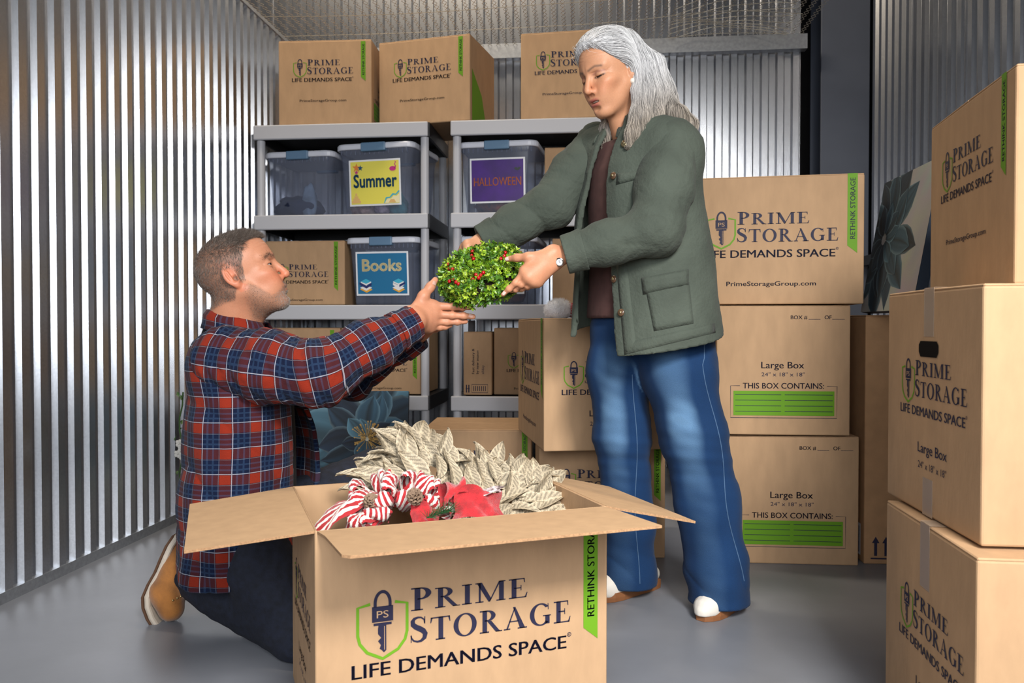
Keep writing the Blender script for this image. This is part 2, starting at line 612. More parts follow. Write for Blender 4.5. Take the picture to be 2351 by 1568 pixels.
def logo():
    """shield, padlock key, name and slogan at the size printed on a 24 inch face, origin at the face centre"""
    k = Ink()
    cx = -0.178
    # shield outline (green = 1)
    k.stroke([(cx - .014 - .010, .079), (cx - .048, .074), (cx - .048, .020), (cx - .044, .004), (cx - .030, -.014), (cx - .012, -.023), (cx, -.029),
              (cx + .012, -.023), (cx + .030, -.014), (cx + .044, .004), (cx + .048, .020), (cx + .048, .074), (cx + .024, .079)], .0058, 1)
    # shackle, body, key
    k.ring(cx, .079, .0175, .0250, .0115, .0190, 0, 180, 0, 18); k.rect(cx - .0175, .072, cx - .0115, .079); k.rect(cx + .0115, .072, cx + .0175, .079)
    k.rect(cx - .0205, .043, cx + .0205, .073); k.rect(cx - .0175, .036, cx + .0175, .0415)
    k.poly([(cx - .008, .036), (cx + .007, .036), (cx + .007, -.013), (cx + .0025, -.017), (cx - .002, -.012), (cx - .006, -.009), (cx - .0035, -.002), (cx - .009, .006), (cx - .003, .012), (cx - .009, .020), (cx - .009, .030)])
    k.stroke([(cx + .0035, .034), (cx + .0035, -.012)], .0012, 2, lift=.0003)
    k.rect(cx - .0215, .0412, cx + .0215, .0425, 2, .0003)
    put_sans(k, 'PS', cx - .0115, cx + .0115, .0505, .0145, 2, 0.0, lift=.0003)
    put_serif(k, 'PRIME', -.122, .122, .056, .040)
    put_serif(k, 'STORAGE', -.124, .219, -.007, .0455)
    put_sans(k, 'LIFE DEMANDS SPACE', -.238, .210, -.062, .0285, 0, .019)
    k.ring(.216, -.034, .0048, .0048, .0036, .0036, 0, 360, 0, 12)
    put_sans(k, 'R', .2140, .2180, -.0365, .005, 0, 0.0)
    return k


INKS = [NAVY, GREEN, KRAFT]


def web(x0, x1, y, cap):
    k = Ink(); put_sans(k, 'PrimeStorageGroup.com', x0, x1, y, cap, 0, .012)
    return ('printed_web_address', k.build('print_web', INKS))


def stripe(x0, x1, top, lo, cut, tl, cap, y0):
    k = Ink(); k.poly([(x0, top), (x0, lo), (x1, cut), (x1, top)], 1)
    t = Ink(); put_sans(t, 'RETHINK STORAGE', 0, tl, 0, cap, 0, .012)
    k.merge(t, (x0 + x1) / 2 + cap / 2, y0, 1.0, None, .0003, R(90))
    return ('printed_stripe', k.build('print_stripe', INKS))


def logo_part(ox, oy, s):
    k = Ink(); k.merge(logo(), ox, oy, s)
    return ('printed_logo', k.build('print_logo', INKS))


def text_part(name, *lines):
    k = Ink()
    for l in lines: put_sans(k, *l)
    return (name, k.build(name, INKS))


def number_line():
    k = Ink()
    put_sans(k, 'BOX #', .025, .082, .178, .0135, 0, .012); k.rect(.086, .1765, .126, .1780)
    put_sans(k, 'OF', .140, .164, .178, .0135, 0, .012); k.rect(.166, .1765, .208, .1780)
    return ('printed_box_number', k.build('print_number', INKS))


def contents_form():
    k = Ink()
    put_sans(k, 'THIS BOX CONTAINS:', -.138, .140, -.065, .0205, 0, .012)
    k.stroke([(-.148, -.056), (-.180, -.056), (-.180, -.168), (.184, -.168), (.184, -.056), (.150, -.056)], .0018)
    k.rect(-.170, -.160, .175, -.074, 1)
    for i in range(4):
        y = -.088 - .0195 * i
        k.rect(-.164, y, -.006, y + .0020, 0, .0003); k.rect(.006, y, .170, y + .0020, 0, .0003)
    return ('printed_contents_form', k.build('print_form', INKS))


P_WIDE = [logo_part(0, 0, 1), web(-.160, .146, -.163, .0165), stripe(.249, .282, .226, -.0245, -.051, .213, .0175, -.002)]
P_MED = [logo_part(-.005, .048, .70), web(-.132, .112, -.098, .0125), stripe(.188, .212, .206, .025, .004, .158, .0125, .034)]
P_SH = [logo_part(-.005, -.018, .62), web(-.115, .100, -.146, .0115), stripe(.160, .182, .160, -.075, -.095, .20, .0115, -.062)]
P_END = [logo_part(0, .012, .70), text_part('printed_size', ('Large Box', -.070, .070, -.105, .0215, 0, .008), ('24" x 18" x 18"', -.068, .068, -.137, .0145, 0, .0))]
P_CONT = [number_line(), text_part('printed_size', ('Large Box', -.075, .072, .006, .0240, 0, .010), ('24" x 18" x 18"', -.074, .074, -.022, .0140, 0, .0)), contents_form()]
# ------------------------------------------------------------------ cardboard boxes
FACE_ROT = {'front': (R(90), 0, 0), 'right': (R(90), 0, R(90)), 'back': (R(90), 0, R(180)), 'left': (R(90), 0, R(-90))}


def put_print(root, me, face, w, d, h, off=(0, 0)):
    e = 0.0012
    n = {'front': (0, -d / 2 - e), 'right': (w / 2 + e, 0), 'back': (0, d / 2 + e), 'left': (-w / 2 - e, 0)}[face]
    t = {'front': (1, 0), 'right': (0, 1), 'back': (-1, 0), 'left': (0, -1)}[face]
    for (nm, m_) in me:
        add_mesh(nm, m_, root, (n[0] + t[0] * off[0], n[1] + t[1] * off[0], h / 2 + off[1]), FACE_ROT[face])


BODY = {}


def box_body(w, d, h, m):
    key = (w, d, h, m.name)
    if key not in BODY:
        b = MB(); b.bbox((-w / 2, -d / 2, 0), (w / 2, d / 2, h - 0.006), 0.0045, 0, None, 2)
        me = bpy.data.meshes.new('box_body')
        me.from_pydata(b.v, [], b.f); me.materials.append(m); me.update()
        fl = MB()
        fl.bbox((-w / 2 + .001, -d / 2 + .001, 0), (w / 2 - .001, -0.0015, 0.0055), 0.002, 0, None, 1)
        fm = bpy.data.meshes.new('box_flap'); fm.from_pydata(fl.v, [], fl.f); fm.materials.append(m); fm.update()
        BODY[key] = (me, fm)
    return BODY[key]


def carton(label, fl, phi, w, d, h, z=0.0, prints=(), m=None, tape=None, group=None, seam='x', corner='fl', absolute=False):
    """closed carton; fl = its front left lower corner in the camera frame (right, ahead), phi = turn in that frame"""
    m = m or KRAFT
    rz = phi + YAW
    x, y = fl if absolute else c2r(*fl)
    c = Matrix.Rotation(rz, 3, 'Z') @ Vector(((w / 2) if corner == 'fl' else (-w / 2), d / 2, 0))
    me, fm = box_body(w, d, h, m)
    o = add_mesh('cardboard_box', me, None, (x + c.x, y + c.y, z), (0, 0, rz))
    tag(o, label, 'box', group)
    f1 = add_mesh('flap', fm, o, (0, 0, h - 0.0065), (R(-0.5), 0, 0)); f2 = add_mesh('flap', fm, o, (0, 0, h - 0.0065), (R(0.5), 0, R(180)))
    f1.rotation_euler = (R(0.4), 0, 0); f2.rotation_euler = (R(0.4), 0, R(180))
    for p in prints: put_print(o, p[0], p[1], w, d, h, p[2] if len(p) > 2 else (0, 0))
    if tape:
        tw = 0.024
        b = MB(); b.box((-w / 2 - .0004, -tw, h + .0006), (w / 2 + .0004, tw, h + .0011)); b.build('packing_tape', TAPE, o)
        for s, lo, hi in tape:        # strips that run down the ends
            xx = s * (w / 2 + .0004)
            b = MB(); b.box((min(xx, xx + s * .0004), -tw, lo), (max(xx, xx + s * .0004), tw, hi)); b.build('packing_tape', TAPE, o)
    return o


S18, S24 = 0.457, 0.610
# right-hand stack of three in front of the column
carton('large box lying lowest in the stack behind the woman, contents form facing out', (.761, 2.875), R(-5.0), S18, S24, S18, 0, [(P_CONT, 'front')], seam='y')
carton('large box in the middle of the stack behind the woman, contents form facing out', (.721, 2.857), R(-4.7), S18, S24, S18, S18 + .003, [(P_CONT, 'front')])
carton('large logo box on top of the stack behind the woman, below the steel column', (1.226, 2.83), R(-10.5), S24, S18, S18, 2 * S18 + .006, [(P_WIDE, 'front')], corner='fr')
# near right stack
b1 = carton('near box at the bottom right corner, under the box with a hand hole', (.775, 1.345), R(-7.3), S24, S18, S18, 0, [(P_END, 'left', (0.03, 0)), (P_WIDE, 'front')], tape=[(-1, .33, S18)])
b2 = carton('near right box with an oval hand hole and clear tape on its end', (.81, 1.395), R(-6.0), S24, S18, S18, S18 + .003, [(P_END, 'left', (0.02, 0)), ], tape=[(-1, .36, S18), (-1, 0, .075)])
h = Ink(); h.poly([(-.048 + .014 * 0, -.006), (-.040, -.016), (.040, -.016), (.048, -.006), (.048, .008), (.040, .016), (-.040, .016), (-.048, .008)])
add_mesh('hand_hole', h.build('hole', [HOLE_SHADE]), b2, (-S24 / 2 - .0014, 0.0, .335), FACE_ROT['left'])  # flat black patch on the solid end, painting the shade inside the hole
carton('logo box at the right edge, resting on the box with the hand hole', (.955, 1.545), R(-11), .46, .51, .42, 2 * S18 + .007, [(P_MED, 'left')])
# tall plain box squeezed between the two right-hand stacks
tb = carton('tall plain brown box standing between the two right-hand stacks', (1.246, 2.86), R(-5.5), .34, .36, .883, 0, [], BROWN)
k = Ink()
for i in range(16):
    k.rect(.008 + i * .0036, .03, .008 + i * .0036 + (.0009 + .0012 * ((i * 7) % 3) / 2), .125, 0)
k2 = Ink(); k2.rect(0, .022, .072, .135, 1); k2.merge(k, 0, 0, 1, 0, .0004)
add_mesh('barcode_sticker', k2.build('barcode', [NAVY, PAPER]), tb, (-.17 - .0012, -.075, 0), FACE_ROT['left'])
k = Ink()
for i in range(2):
    u = .02 + i * .035
    k.rect(u, .03, u + .010, .075); k.poly([(u - .008, .075), (u + .018, .075), (u + .005, .098)])
k.rect(.008, .018, .080, .023)
add_mesh('this_way_up_mark', k.build('arrows', [NAVY]), tb, (-.155, -.18 - .0012, 0), FACE_ROT['front'])
# boxes between the shelves and the woman
carton('large box behind the woman with logos on two faces, set on a smaller box', (.1077, 2.75), R(7.7), S18, S24, S18, .415, [(P_END, 'front', (0, -.005)), (P_WIDE, 'left')])
carton('smaller box on the floor directly behind the woman, under the larger one', (.098, 2.93), R(0), S18, S18, .41, 0, [(P_MED, 'front')])
carton('closed box on the floor below the shelves, left of the woman', (-.375, 3.41), R(-2), S18, S18, .41, 0, [(P_MED, 'front'), (P_MED, 'right')])

# ------------------------------------------------------------------ shelving
Y_SH = 4.05
TIER = [1.875, 1.413, 0.951, 0.489, 0.075]


def shelf_unit(label, x0, w=0.915, d=0.56):
    root = empty('shelving_unit', (x0 + w / 2, Y_SH + d / 2, 0)); tag(root, label, 'shelf', 'grey plastic shelving units')
    for z in TIER:
        b = MB()
        b.box((-w / 2 + .01, -d / 2 + .012, z - .018), (w / 2 - .01, d / 2 - .01, z - .003))
        for s in (-1, 1): b.box((s * (w / 2) - (.012 if s > 0 else 0), -d / 2 + .014, z - .072), (s * (w / 2) + (.012 if s < 0 else 0), d / 2 - .01, z - .001))
        b.box((-w / 2 + .01, d / 2 - .02, z - .07), (w / 2 - .01, d / 2 - .008, z))
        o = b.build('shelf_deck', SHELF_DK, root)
        b = MB(); b.bbox((-w / 2 - .002, -d / 2 - .006, z - .075), (w / 2 - .006, -d / 2 + .012, z), .006)
        b.build('front_rail', SHELF, o)
    for i in range(4):
        zt, zb = TIER[i] - .075, TIER[i + 1] - .002
        for sx in (-1, 1):
            for sy in (-1, 1):
                b = MB(); b.tube([(0, 0, zb), (0, 0, zt)], .021, 14)
                b.build('post', SHELF, root, (sx * (w / 2 - .027), sy * (d / 2 - .028), 0), smooth=False)
    for sx in (-1, 1):
        for sy in (-1, 1):
            b = MB(); b.tube([(0, 0, 0), (0, 0, .02)], .024, 12)
            b.build('foot', SHELF, root, (sx * (w / 2 - .027), sy * (d / 2 - .028), 0))
    return root


shelf_unit('grey plastic shelving unit by the corrugated left wall, behind the kneeling man', -1.727)
shelf_unit('grey plastic shelving unit at the centre, half hidden by the woman', -.700)

# boxes on top of the shelves
MED = (.485, .44, .435)
carton('leftmost box on top of the shelving, next to the left wall', (-1.203, 4.205), R(-3.5), *MED, TIER[0] + .002, [(P_MED, 'front'), (P_CONT, 'right', (0, -.02))])
s2 = carton('turned box on top of the shelving, bridging the two units', (-.690, 4.235), R(-16.5), .50, .40, .435, TIER[0] + .002, [(P_MED, 'front')])
k = Ink(); k.poly([(-.17, -.21), (.06, -.21), (-.02, -.05), (-.17, .05)]); add_mesh('green_corner_print', k.build('corner', [GREEN]), s2, (.25 + .0012, 0, .2175), FACE_ROT['right'])
carton('box on top of the shelving just left of the woman\'s face', (.044, 4.10), R(-10), *MED, TIER[0] + .002, [(P_MED, 'front')])


def sh_box(label, pxl, pxr, y_off, h, tier, phi=-5.5, d=.40, prints=(), m=None):
    dd = (Y_SH + y_off)
    # depth ahead of the camera at that room y for the left pixel
    ang = math.atan((pxl - CX) / F_PX) - YAW
    x = dd * math.tan(ang)
    ang2 = math.atan((pxr - CX) / F_PX) - YAW
    w = dd * math.tan(ang2) - x
    return carton(label, (x, dd), R(phi), w, d, h, TIER[tier] + .002, prints, m, absolute=True)


sh_box('shelf box beside the books tote, printed logo mostly behind the man\'s face', 606, 792, .05, .335, 2, prints=[(P_SH, 'front')])
sh_box('left one of the two boxes on the shelf behind the man\'s raised arm', 560, 781, .05, .345, 3, prints=[(P_SH, 'front', (.045, 0))])
sh_box('right one of the two boxes on the shelf behind the man\'s raised arm', 784, 972, .06, .345, 3, prints=[(P_SH, 'front')])
sh_box('plain box on the upper shelf between the halloween tote and the woman', 1250, 1440, .08, .335, 1)
sh_box('plain box on the middle shelf, seen behind the wreath next to the woman', 1268, 1440, .07, .335, 2)
nb = sh_box('narrow upright box with small print on the lower shelf of the centre unit', 1064, 1129, .05, .325, 3, d=.34)
k = Ink(); t = Ink()
put_sans(t, 'Fast delivery &', 0, .13, .022, .013, 0, .012); put_sans(t, 'by new season', 0, .12, 0, .013, 0, .012); put_sans(t, 'allday', .0, .045, -.028, .013, 0, .0)
k.merge(t, .005, -.055, 1, None, 0, R(90))
k.stroke([(-.030, -.150), (.052, -.150), (.052, -.108), (-.030, -.108)], .003, 0, True)
for i in range(7): k.rect(-.022 + i * .010, -.142, -.018 + i * .010, -.116)
k.rect(-.060, -.150, -.054, -.110); k.rect(-.048, -.150, -.042, -.110); k.rect(-.062, -.132, -.040, -.128)
add_mesh('printed_label', k.build('narrow_print', [NAVY]), nb, (0, -.17 - .0012, .1625), FACE_ROT['front'])
sh_box('logo box beside the narrow upright box on the lower shelf', 1134, 1330, .09, .345, 3, prints=[(P_SH, 'front')])

# ------------------------------------------------------------------ storage totes on the shelves
def px_to_x(px, y):
    return y * math.tan(math.atan((px - CX) / F_PX) - YAW)


def vnoise(p, s):
    return (math.sin(p[0] * 9.1 * s + p[1] * 7.3 + 1.3) + math.sin(p[1] * 11.7 * s + p[2] * 5.1 + 4.1) + math.sin(p[2] * 10.3 * s + p[0] * 6.7 + 2.2)) / 3


def lump(name, label, loc, rad, m, seed, rz=0, group=None):
    b = MB(); b.ball((0, 0, 0), 1.0, 22, 14)
    V = []
    for v in b.v:
        q = Vector(v); k = 1 + .16 * vnoise(q * 1.0 + Vector((seed, 0, 0)), .35) + .09 * vnoise(q * 2.6 + Vector((0, seed, 0)), .5)
        q = q * k
        if q.z < -.75: q.z = -.75
        V.append((q.x * rad[0], q.y * rad[1], (q.z + .75) * rad[2] / 1.6))
    o = mesh_obj(name, V, b.f, m, None, loc, (0, 0, rz), True)
    return tag(o, label, 'clothes', group)


def tote(label, pxl, pxr, tier, yaw=-6, h=.35, d=.42, y_off=.03, card=None):
    y = Y_SH + y_off
    x0, x1 = px_to_x(pxl, y), px_to_x(pxr, y)
    w = x1 - x0
    root = empty('storage_tote', ((x0 + x1) / 2, y + d / 2, TIER[tier] + .002), R(yaw)); tag(root, label, 'tote', 'lidded plastic totes')
    tw, td = w - .022, d - .022
    loops = [rrect(tw * .84, td * .86, .03, 0.0), rrect(tw * .86, td * .88, .035, .012), rrect(tw * .97, td * .975, .04, h - .06), rrect(tw * .985, td * .985, .04, h - .052), rrect(tw, td, .042, h - .03)]
    b = MB(); b.loft(loops, 0, True, False)
    tub = b.build('tub', TUB, root, smooth=True)
    b = MB()
    n = 15
    for i in range(n):                                    # little ribs under the rim
        u = -tw * .44 + tw * .88 * i / (n - 1)
        b.box((u - .0025, -td / 2 * .995, h - .055), (u + .0025, -td / 2 * .975, h - .03))
    b.build('rim_ribs', TUB, tub)['kind'] = 'stuff'
    b = MB(); b.loft([rrect(w - .006, d - .006, .045, h - .030), rrect(w, d, .048, h - .026), rrect(w, d, .048, h - .008), rrect(w - .012, d - .012, .044, h)], 0)
    b.build('lid', LID, root)
    b = MB(); b.bbox((-w * .155, -d / 2 - .008, h - .043), (w * .155, -d / 2 + .03, h + .002), .005); b.build('latch', LATCH, root)
    b = MB(); b.bbox((-w * .155, d / 2 - .03, h - .043), (w * .155, d / 2 + .008, h + .002), .005); b.build('latch', LATCH, root)
    if card:
        me, cz = card
        tilt = math.atan((td * .975 - td * .88) / 2 / (h - .07))
        o = add_mesh('label_card', me, root, (0, -td * (.88 + .095 * (cz - .012) / (h - .07)) / 2 - .004, cz), (R(90) + tilt, 0, 0))
    return root


def card_mesh(name, w, h, mats):
    k = Ink(); k.rect(-w / 2, -h / 2, w / 2, h / 2, 0); q = .009
    k.rect(-w / 2 + q, -h / 2 + q, w / 2 - q, h / 2 - q, 1, .0010)
    return k


YEL = mat('card_yellow', (0.78, 0.70, 0.10), .45); TEALINK = mat('card_teal_text', (0.004, 0.075, 0.16), .5)
ORNG = mat('card_orange', (0.75, 0.22, 0.04), .5); PINK = mat('card_pink', (0.55, 0.03, 0.22), .5); SKYB = mat('card_sky', (0.04, 0.40, 0.58), .5)
SAND = mat('card_sand', (0.72, 0.45, 0.16), .5); PURP = mat('card_purple', (0.045, 0.006, 0.16), .35, var=.35, scale=9); BLUEC = mat('card_blue', (0.008, 0.15, 0.32), .4)
CREAM = mat('card_cream', (0.85, 0.76, 0.45), .5); WHITE_I = mat('card_white', (0.8, 0.8, 0.8), .5)
GOLDC = mat('card_gold', (0.50, 0.30, 0.03), .45)
# Summer
k = card_mesh('c', .285, .235, None); L = .0020
put_sans(k, 'Summer', -.118, .122, -.022, .068, 2, .03, L); put_sans(k, 'Summer', -.118, .122, -.022, .068, 5, .012, L * 1.5)
for (cx, cy, r, mi) in ((-.100, .078, .024, 3), (-.078, .076, .016, 5), (-.100, .055, .013, 4)):
    k.poly([(cx + (r if i % 2 == 0 else r * .42) * math.cos(R(36 * i + 15)), cy + (r if i % 2 == 0 else r * .42) * math.sin(R(36 * i + 15))) for i in range(10)], mi, L * (1 + .1 * mi))
k.disc(.100, .067, .018, .012, 4, lift=L); k.stroke([(.108, .068), (.117, .078), (.110, .090), (.118, .099), (.111, .104)], [.006, .006, .005, .005, .003], 4, lift=L)
for i, (w_, y_) in enumerate(((.05, -.102), (.036, -.090), (.022, -.078), (.010, -.064))): k.rect(-.105 - w_ / 2, y_, -.105 + w_ / 2, y_ + .012, 6, L)
k.poly([(.05, -.106), (.133, -.106), (.133, -.060), (.118, -.072), (.10, -.070), (.088, -.085), (.07, -.083)], 7, L)
k.stroke([(.05, -.106), (.062, -.080), (.082, -.078), (.098, -.062), (.115, -.064), (.133, -.046)], [.004, .008, .006, .009, .006, .008], 8, lift=L * 1.4)
k.poly([(.075, -.104), (.115, -.104), (.105, -.088), (.085, -.088)], 6, L * 1.5)
C_SUM = k.build('card_summer', [PAPER, YEL, TEALINK, ORNG, PINK, TEALINK, SAND, CREAM, SKYB])
# Halloween
k = card_mesh('c', .285, .225, None)
put_sans(k, 'HALLOWEEN', -.122, .122, -.026, .044, 2, .004, L)
k.poly([(.085, .058), (.097, .064), (.104, .058), (.111, .064), (.122, .060), (.113, .050), (.104, .046), (.094, .050)], 3, L)
C_HAL = k.build('card_halloween', [PAPER, PURP, mat('card_orange_text', (0.62, 0.16, 0.03), .5), mat('card_bat', (0.02, 0.03, 0.03), .5)])
# Books
k = card_mesh('c', .285, .225, None)
put_sans(k, 'Books', -.108, .106, .014, .062, 2, .03, L); put_sans(k, 'Books', -.108, .106, .014, .062, 6, .008, L * 1.5)
for s in (-1, 1):
    cx = s * .088
    k.poly([(cx - .034, -.080), (cx + .002, -.098), (cx + .034, -.082), (cx, -.066)], 3, L)
    k.poly([(cx - .034, -.072), (cx, -.088), (cx + .032, -.072), (cx, -.058)], 4, L * 1.3)
    k.poly([(cx - .030, -.060), (cx + .002, -.076), (cx + .030, -.060), (cx + .030, -.048), (cx + .002, -.062), (cx - .030, -.048)], 4 if s > 0 else 5, L * 1.6)
    k.poly([(cx + s * .004, -.070), (cx + s * .036, -.054), (cx + s * .036, -.044), (cx + s * .004, -.058)], 5, L * 1.9)
    k.poly([(cx - .028, -.040), (cx, -.052), (cx + .028, -.040), (cx, -.026)], 7, L * 2.2); k.poly([(cx - .028, -.046), (cx, -.060), (cx + .028, -.046), (cx + .028, -.040), (cx, -.052), (cx - .028, -.040)], 4, L * 2.1)
C_BOOK = k.build('card_books', [PAPER, BLUEC, CREAM, mat('card_amber', (0.75, 0.38, 0.03), .5), WHITE_I, mat('card_navy', (0.01, 0.02, 0.13), .5), CREAM, SKYB])
k = card_mesh('c', .285, .225, None)
C_GOLD = k.build('card_gold_sheet', [PAPER, GOLDC])

tote('clear tote without any label at the left end of the upper shelf', 608, 776, 1, -5, .338, .40, .06)
tote('clear tote with the yellow Summer label', 777, 968, 1, -9, .365, .42, .02, (C_SUM, .165))
tote('clear tote with the purple HALLOWEEN label', 1055, 1243, 1, -5, .360, .42, .02, (C_HAL, .165))
tote('smoky tote with the blue Books label', 797, 972, 2, -6, .345, .42, .02, (C_BOOK, .160))
tote('tote with a gold label, mostly hidden behind the green wreath', 1053, 1240, 2, -5, .345, .42, .02, (C_GOLD, .165))
DEN = mat('navy_clothes', (0.010, 0.018, 0.055), .9, var=.5, scale=14); LBL = mat('pale_clothes', (0.22, 0.30, 0.42), .9, var=.4, scale=16)
RED_C = mat('red_clothes', (0.35, 0.015, 0.02), .8); CORAL = mat('coral_print_cloth', (0.55, 0.14, 0.07), .9, var=.7, scale=30, col2=(.75, .55, .5))
TEALC = mat('teal_cloth', (0.06, 0.30, 0.36), .9, var=.5, scale=20); PURC = mat('violet_cloth', (0.25, 0.10, 0.30), .9, var=.6, scale=26, col2=(.6, .5, .6))
BROWNC = mat('brown_orange_decor', (0.20, 0.06, 0.03), .8, var=.8, scale=30, col2=(.4, .08, .01))


def lump_px(name, label, px, tier, y_off, rad, m, seed):
    y = Y_SH + y_off
    return lump(name, label, (px_to_x(px, y), y, TIER[tier] + .016), rad, m, seed)


lump_px('folded_clothes', 'dark navy folded clothes inside the unlabelled tote', 690, 1, .22, (.13, .12, .10), DEN, 1)
lump_px('folded_shirt', 'pale blue garment lying on the navy clothes in the unlabelled tote', 712, 1, .15, (.04, .03, .15), LBL, 2)
lump_px('beach_towel', 'coral patterned towel bottom left in the Summer tote', 838, 1, .16, (.07, .07, .10), CORAL, 3)
lump_px('beach_towel', 'teal towel bottom right in the Summer tote', 912, 1, .18, (.06, .08, .11), TEALC, 4)
lump_px('beach_towel', 'violet patterned towel between coral and teal ones in the Summer tote', 878, 1, .11, (.04, .04, .07), PURC, 5)
lump_px('halloween_decoration', 'brown and orange decorations at the bottom of the HALLOWEEN tote', 1150, 1, .20, (.14, .12, .11), BROWNC, 6)
lump_px('packed_cloth', 'dark folded cloth at the bottom of the tote behind the wreath', 1150, 2, .20, (.14, .12, .12), BROWNC, 8)

# ------------------------------------------------------------------ flower canvases
CANV = mat_attr('canvas_print', .7, bump=.15, bscale=500)
CANV_S = mat('canvas_edge', (0.02, 0.035, 0.06), .8)


def flower_canvas(name, label, w, h, cx, cy, seed, bg, palette, gold, rings, mw):
    rg = random.Random(seed)
    V, Fa, C = [], [], []

    def grid(fn, nu, nv, colf, lift):
        b = len(V)
        for i in range(nu + 1):
            for j in range(nv + 1):
                x, y = fn(i / nu, j / nv)
                V.append((max(-w / 2, min(w / 2, x)), max(-h / 2, min(h / 2, y)), lift)); C.append(colf(i / nu, j / nv))
        for i in range(nu):
            for j in range(nv):
                a = b + i * (nv + 1) + j
                Fa.append((a, a + nv + 1, a + nv + 2, a + 1))
    grid(lambda u, v: ((u - .5) * w, (v - .5) * h), 8, 8, lambda u, v: tuple(c * rg.uniform(.9, 1.08) for c in bg), 0.0)
    lift = .0002
    for (n, r0, r1, wd) in rings:
        a_off = rg.uniform(0, 6.28)
        for p in range(n):
            a = a_off + 2 * math.pi * p / n + rg.uniform(-.18, .18)
            rl = r1 * rg.uniform(.85, 1.15); bend = rg.uniform(-.25, .25); ww = wd * rg.uniform(.8, 1.2)
            streak = [rg.uniform(.35, 1.5) for _ in range(9)]
            base = palette[rg.randrange(len(palette))]

            def fn(u, v, a=a, rl=rl, bend=bend, ww=ww, r0=r0):
                r = r0 + (rl - r0) * u
                hw = ww * math.sin(min(1, u * 1.05 + .04) * math.pi) ** .6 * (0.55 + .45 * u)
                aa = a + bend * u * u
                s = (v - .5) * 2 * hw
                return cx + r * math.cos(aa) - s * math.sin(aa), cy + r * math.sin(aa) + s * math.cos(aa)

            def cf(u, v, streak=streak, base=base):
                k = streak[min(8, int(v * 8.99))] * (.75 + .5 * abs(v - .5)) * (.65 + .6 * u)
                e = .9 if (v < .06 or v > .94) else 0
                return tuple(min(1, c * k + e * q * .25) for c, q in zip(base, (.3, .45, .5)))
            grid(fn, 7, 8, cf, lift); lift += .00006
    if gold:
        for i in range(70):
            a = rg.uniform(0, 6.28); r = rg.uniform(.25, 1) * gold
            x1, y1 = cx + r * math.cos(a), cy + r * math.sin(a)
            x0, y0 = cx + r * .25 * math.cos(a), cy + r * .25 * math.sin(a)
            nx, ny = -math.sin(a) * .0013, math.cos(a) * .0013
            b = len(V); V += [(x0 + nx, y0 + ny, lift), (x0 - nx, y0 - ny, lift), (x1 - nx, y1 - ny, lift), (x1 + nx, y1 + ny, lift)]
            Fa.append((b, b + 1, b + 2, b + 3)); C += [(.42, .26, .07)] * 4
            b = len(V); V += [(x1 + .004 * math.cos(t), y1 + .004 * math.sin(t), lift + .0001) for t in (0, 1.05, 2.1, 3.14, 4.19, 5.24)]
            Fa.append(tuple(range(b, b + 6))); C += [(.45, .28, .08)] * 6
    me = bpy.data.meshes.new('canvas_print'); me.from_pydata(V, [], Fa); me.materials.append(CANV); set_tint(me, np.array(C)); me.update()
    b = MB(); b.bbox((-w / 2, -h / 2, -.036), (w / 2, h / 2, -.0006), .003)
    o = b.build(name, CANV_S); tag(o, label, 'painting', 'flower canvases')
    add_mesh('painted_flower', me, o)
    o.matrix_world = mw
    return o


xb, yb_ = c2r(-.489 - .275, 3.74)
m1 = Matrix.Translation((xb, yb_, 0.004)) @ Matrix.Rotation(R(5.5), 4, 'Z') @ Matrix.Rotation(R(90 - 10), 4, 'X') @ Matrix.Translation((0, .27, 0))
flower_canvas('flower_painting', 'square canvas of a navy flower with gold stamens, leaning below the shelves', .55, .54, .085, .045, 5, (.50, .50, .44),
              [(.012, .035, .065), (.025, .075, .125), (.006, .018, .04), (.05, .13, .19)], .085, [(9, .05, .42, .13), (9, .03, .33, .11), (9, .02, .22, .075), (7, .01, .12, .045)], m1)
p0 = at(1999, 716, 2.93)
m2 = Matrix.Translation((p0.x, p0.y, .886)) @ Matrix.Rotation(R(-90), 4, 'Z') @ Matrix.Rotation(R(90 - 10), 4, 'X') @ Matrix.Translation((.235, .235, .036))
flower_canvas('flower_painting', 'pale canvas with dark teal blooms leaning on the tall box at the right', .47, .47, -.13, .02, 9, (.30, .30, .29),
              [(.010, .028, .045), (.018, .05, .075), (.006, .016, .028)], 0, [(13, .04, .31, .075), (11, .03, .22, .065), (9, .02, .13, .045)], m2)

# ------------------------------------------------------------------ the open box in front
fx, fy = c2r(-.369, 1.512)
FRZ = R(20.3) + YAW
cF = Matrix.Rotation(FRZ, 3, 'Z') @ Vector((S24 / 2, S18 / 2, 0))
fb = MB(); t_ = .005; W2, D2 = S24 / 2, S18 / 2
fb.box((-W2, -D2, 0), (W2, D2, t_))
for (lo, hi) in (((-W2, -D2, t_), (W2, -D2 + t_, S18)), ((-W2, D2 - t_, t_), (W2, D2, S18)), ((-W2, -D2 + t_, t_), (-W2 + t_, D2 - t_, S18)), ((W2 - t_, -D2 + t_, t_), (W2, D2 - t_, S18))):
    fb.bbox(lo, hi, .0018, 0, None, 1)
openbox = fb.build('open_cardboard_box', KRAFT, None, (fx + cF.x, fy + cF.y, 0), (0, 0, FRZ))
tag(openbox, 'open cardboard box of christmas decorations in the foreground, flaps spread', 'box')
put_print(openbox, P_WIDE, 'front', S24, S18, S18, (0.0, 0.0)); put_print(openbox, P_END, 'left', S24, S18, S18)


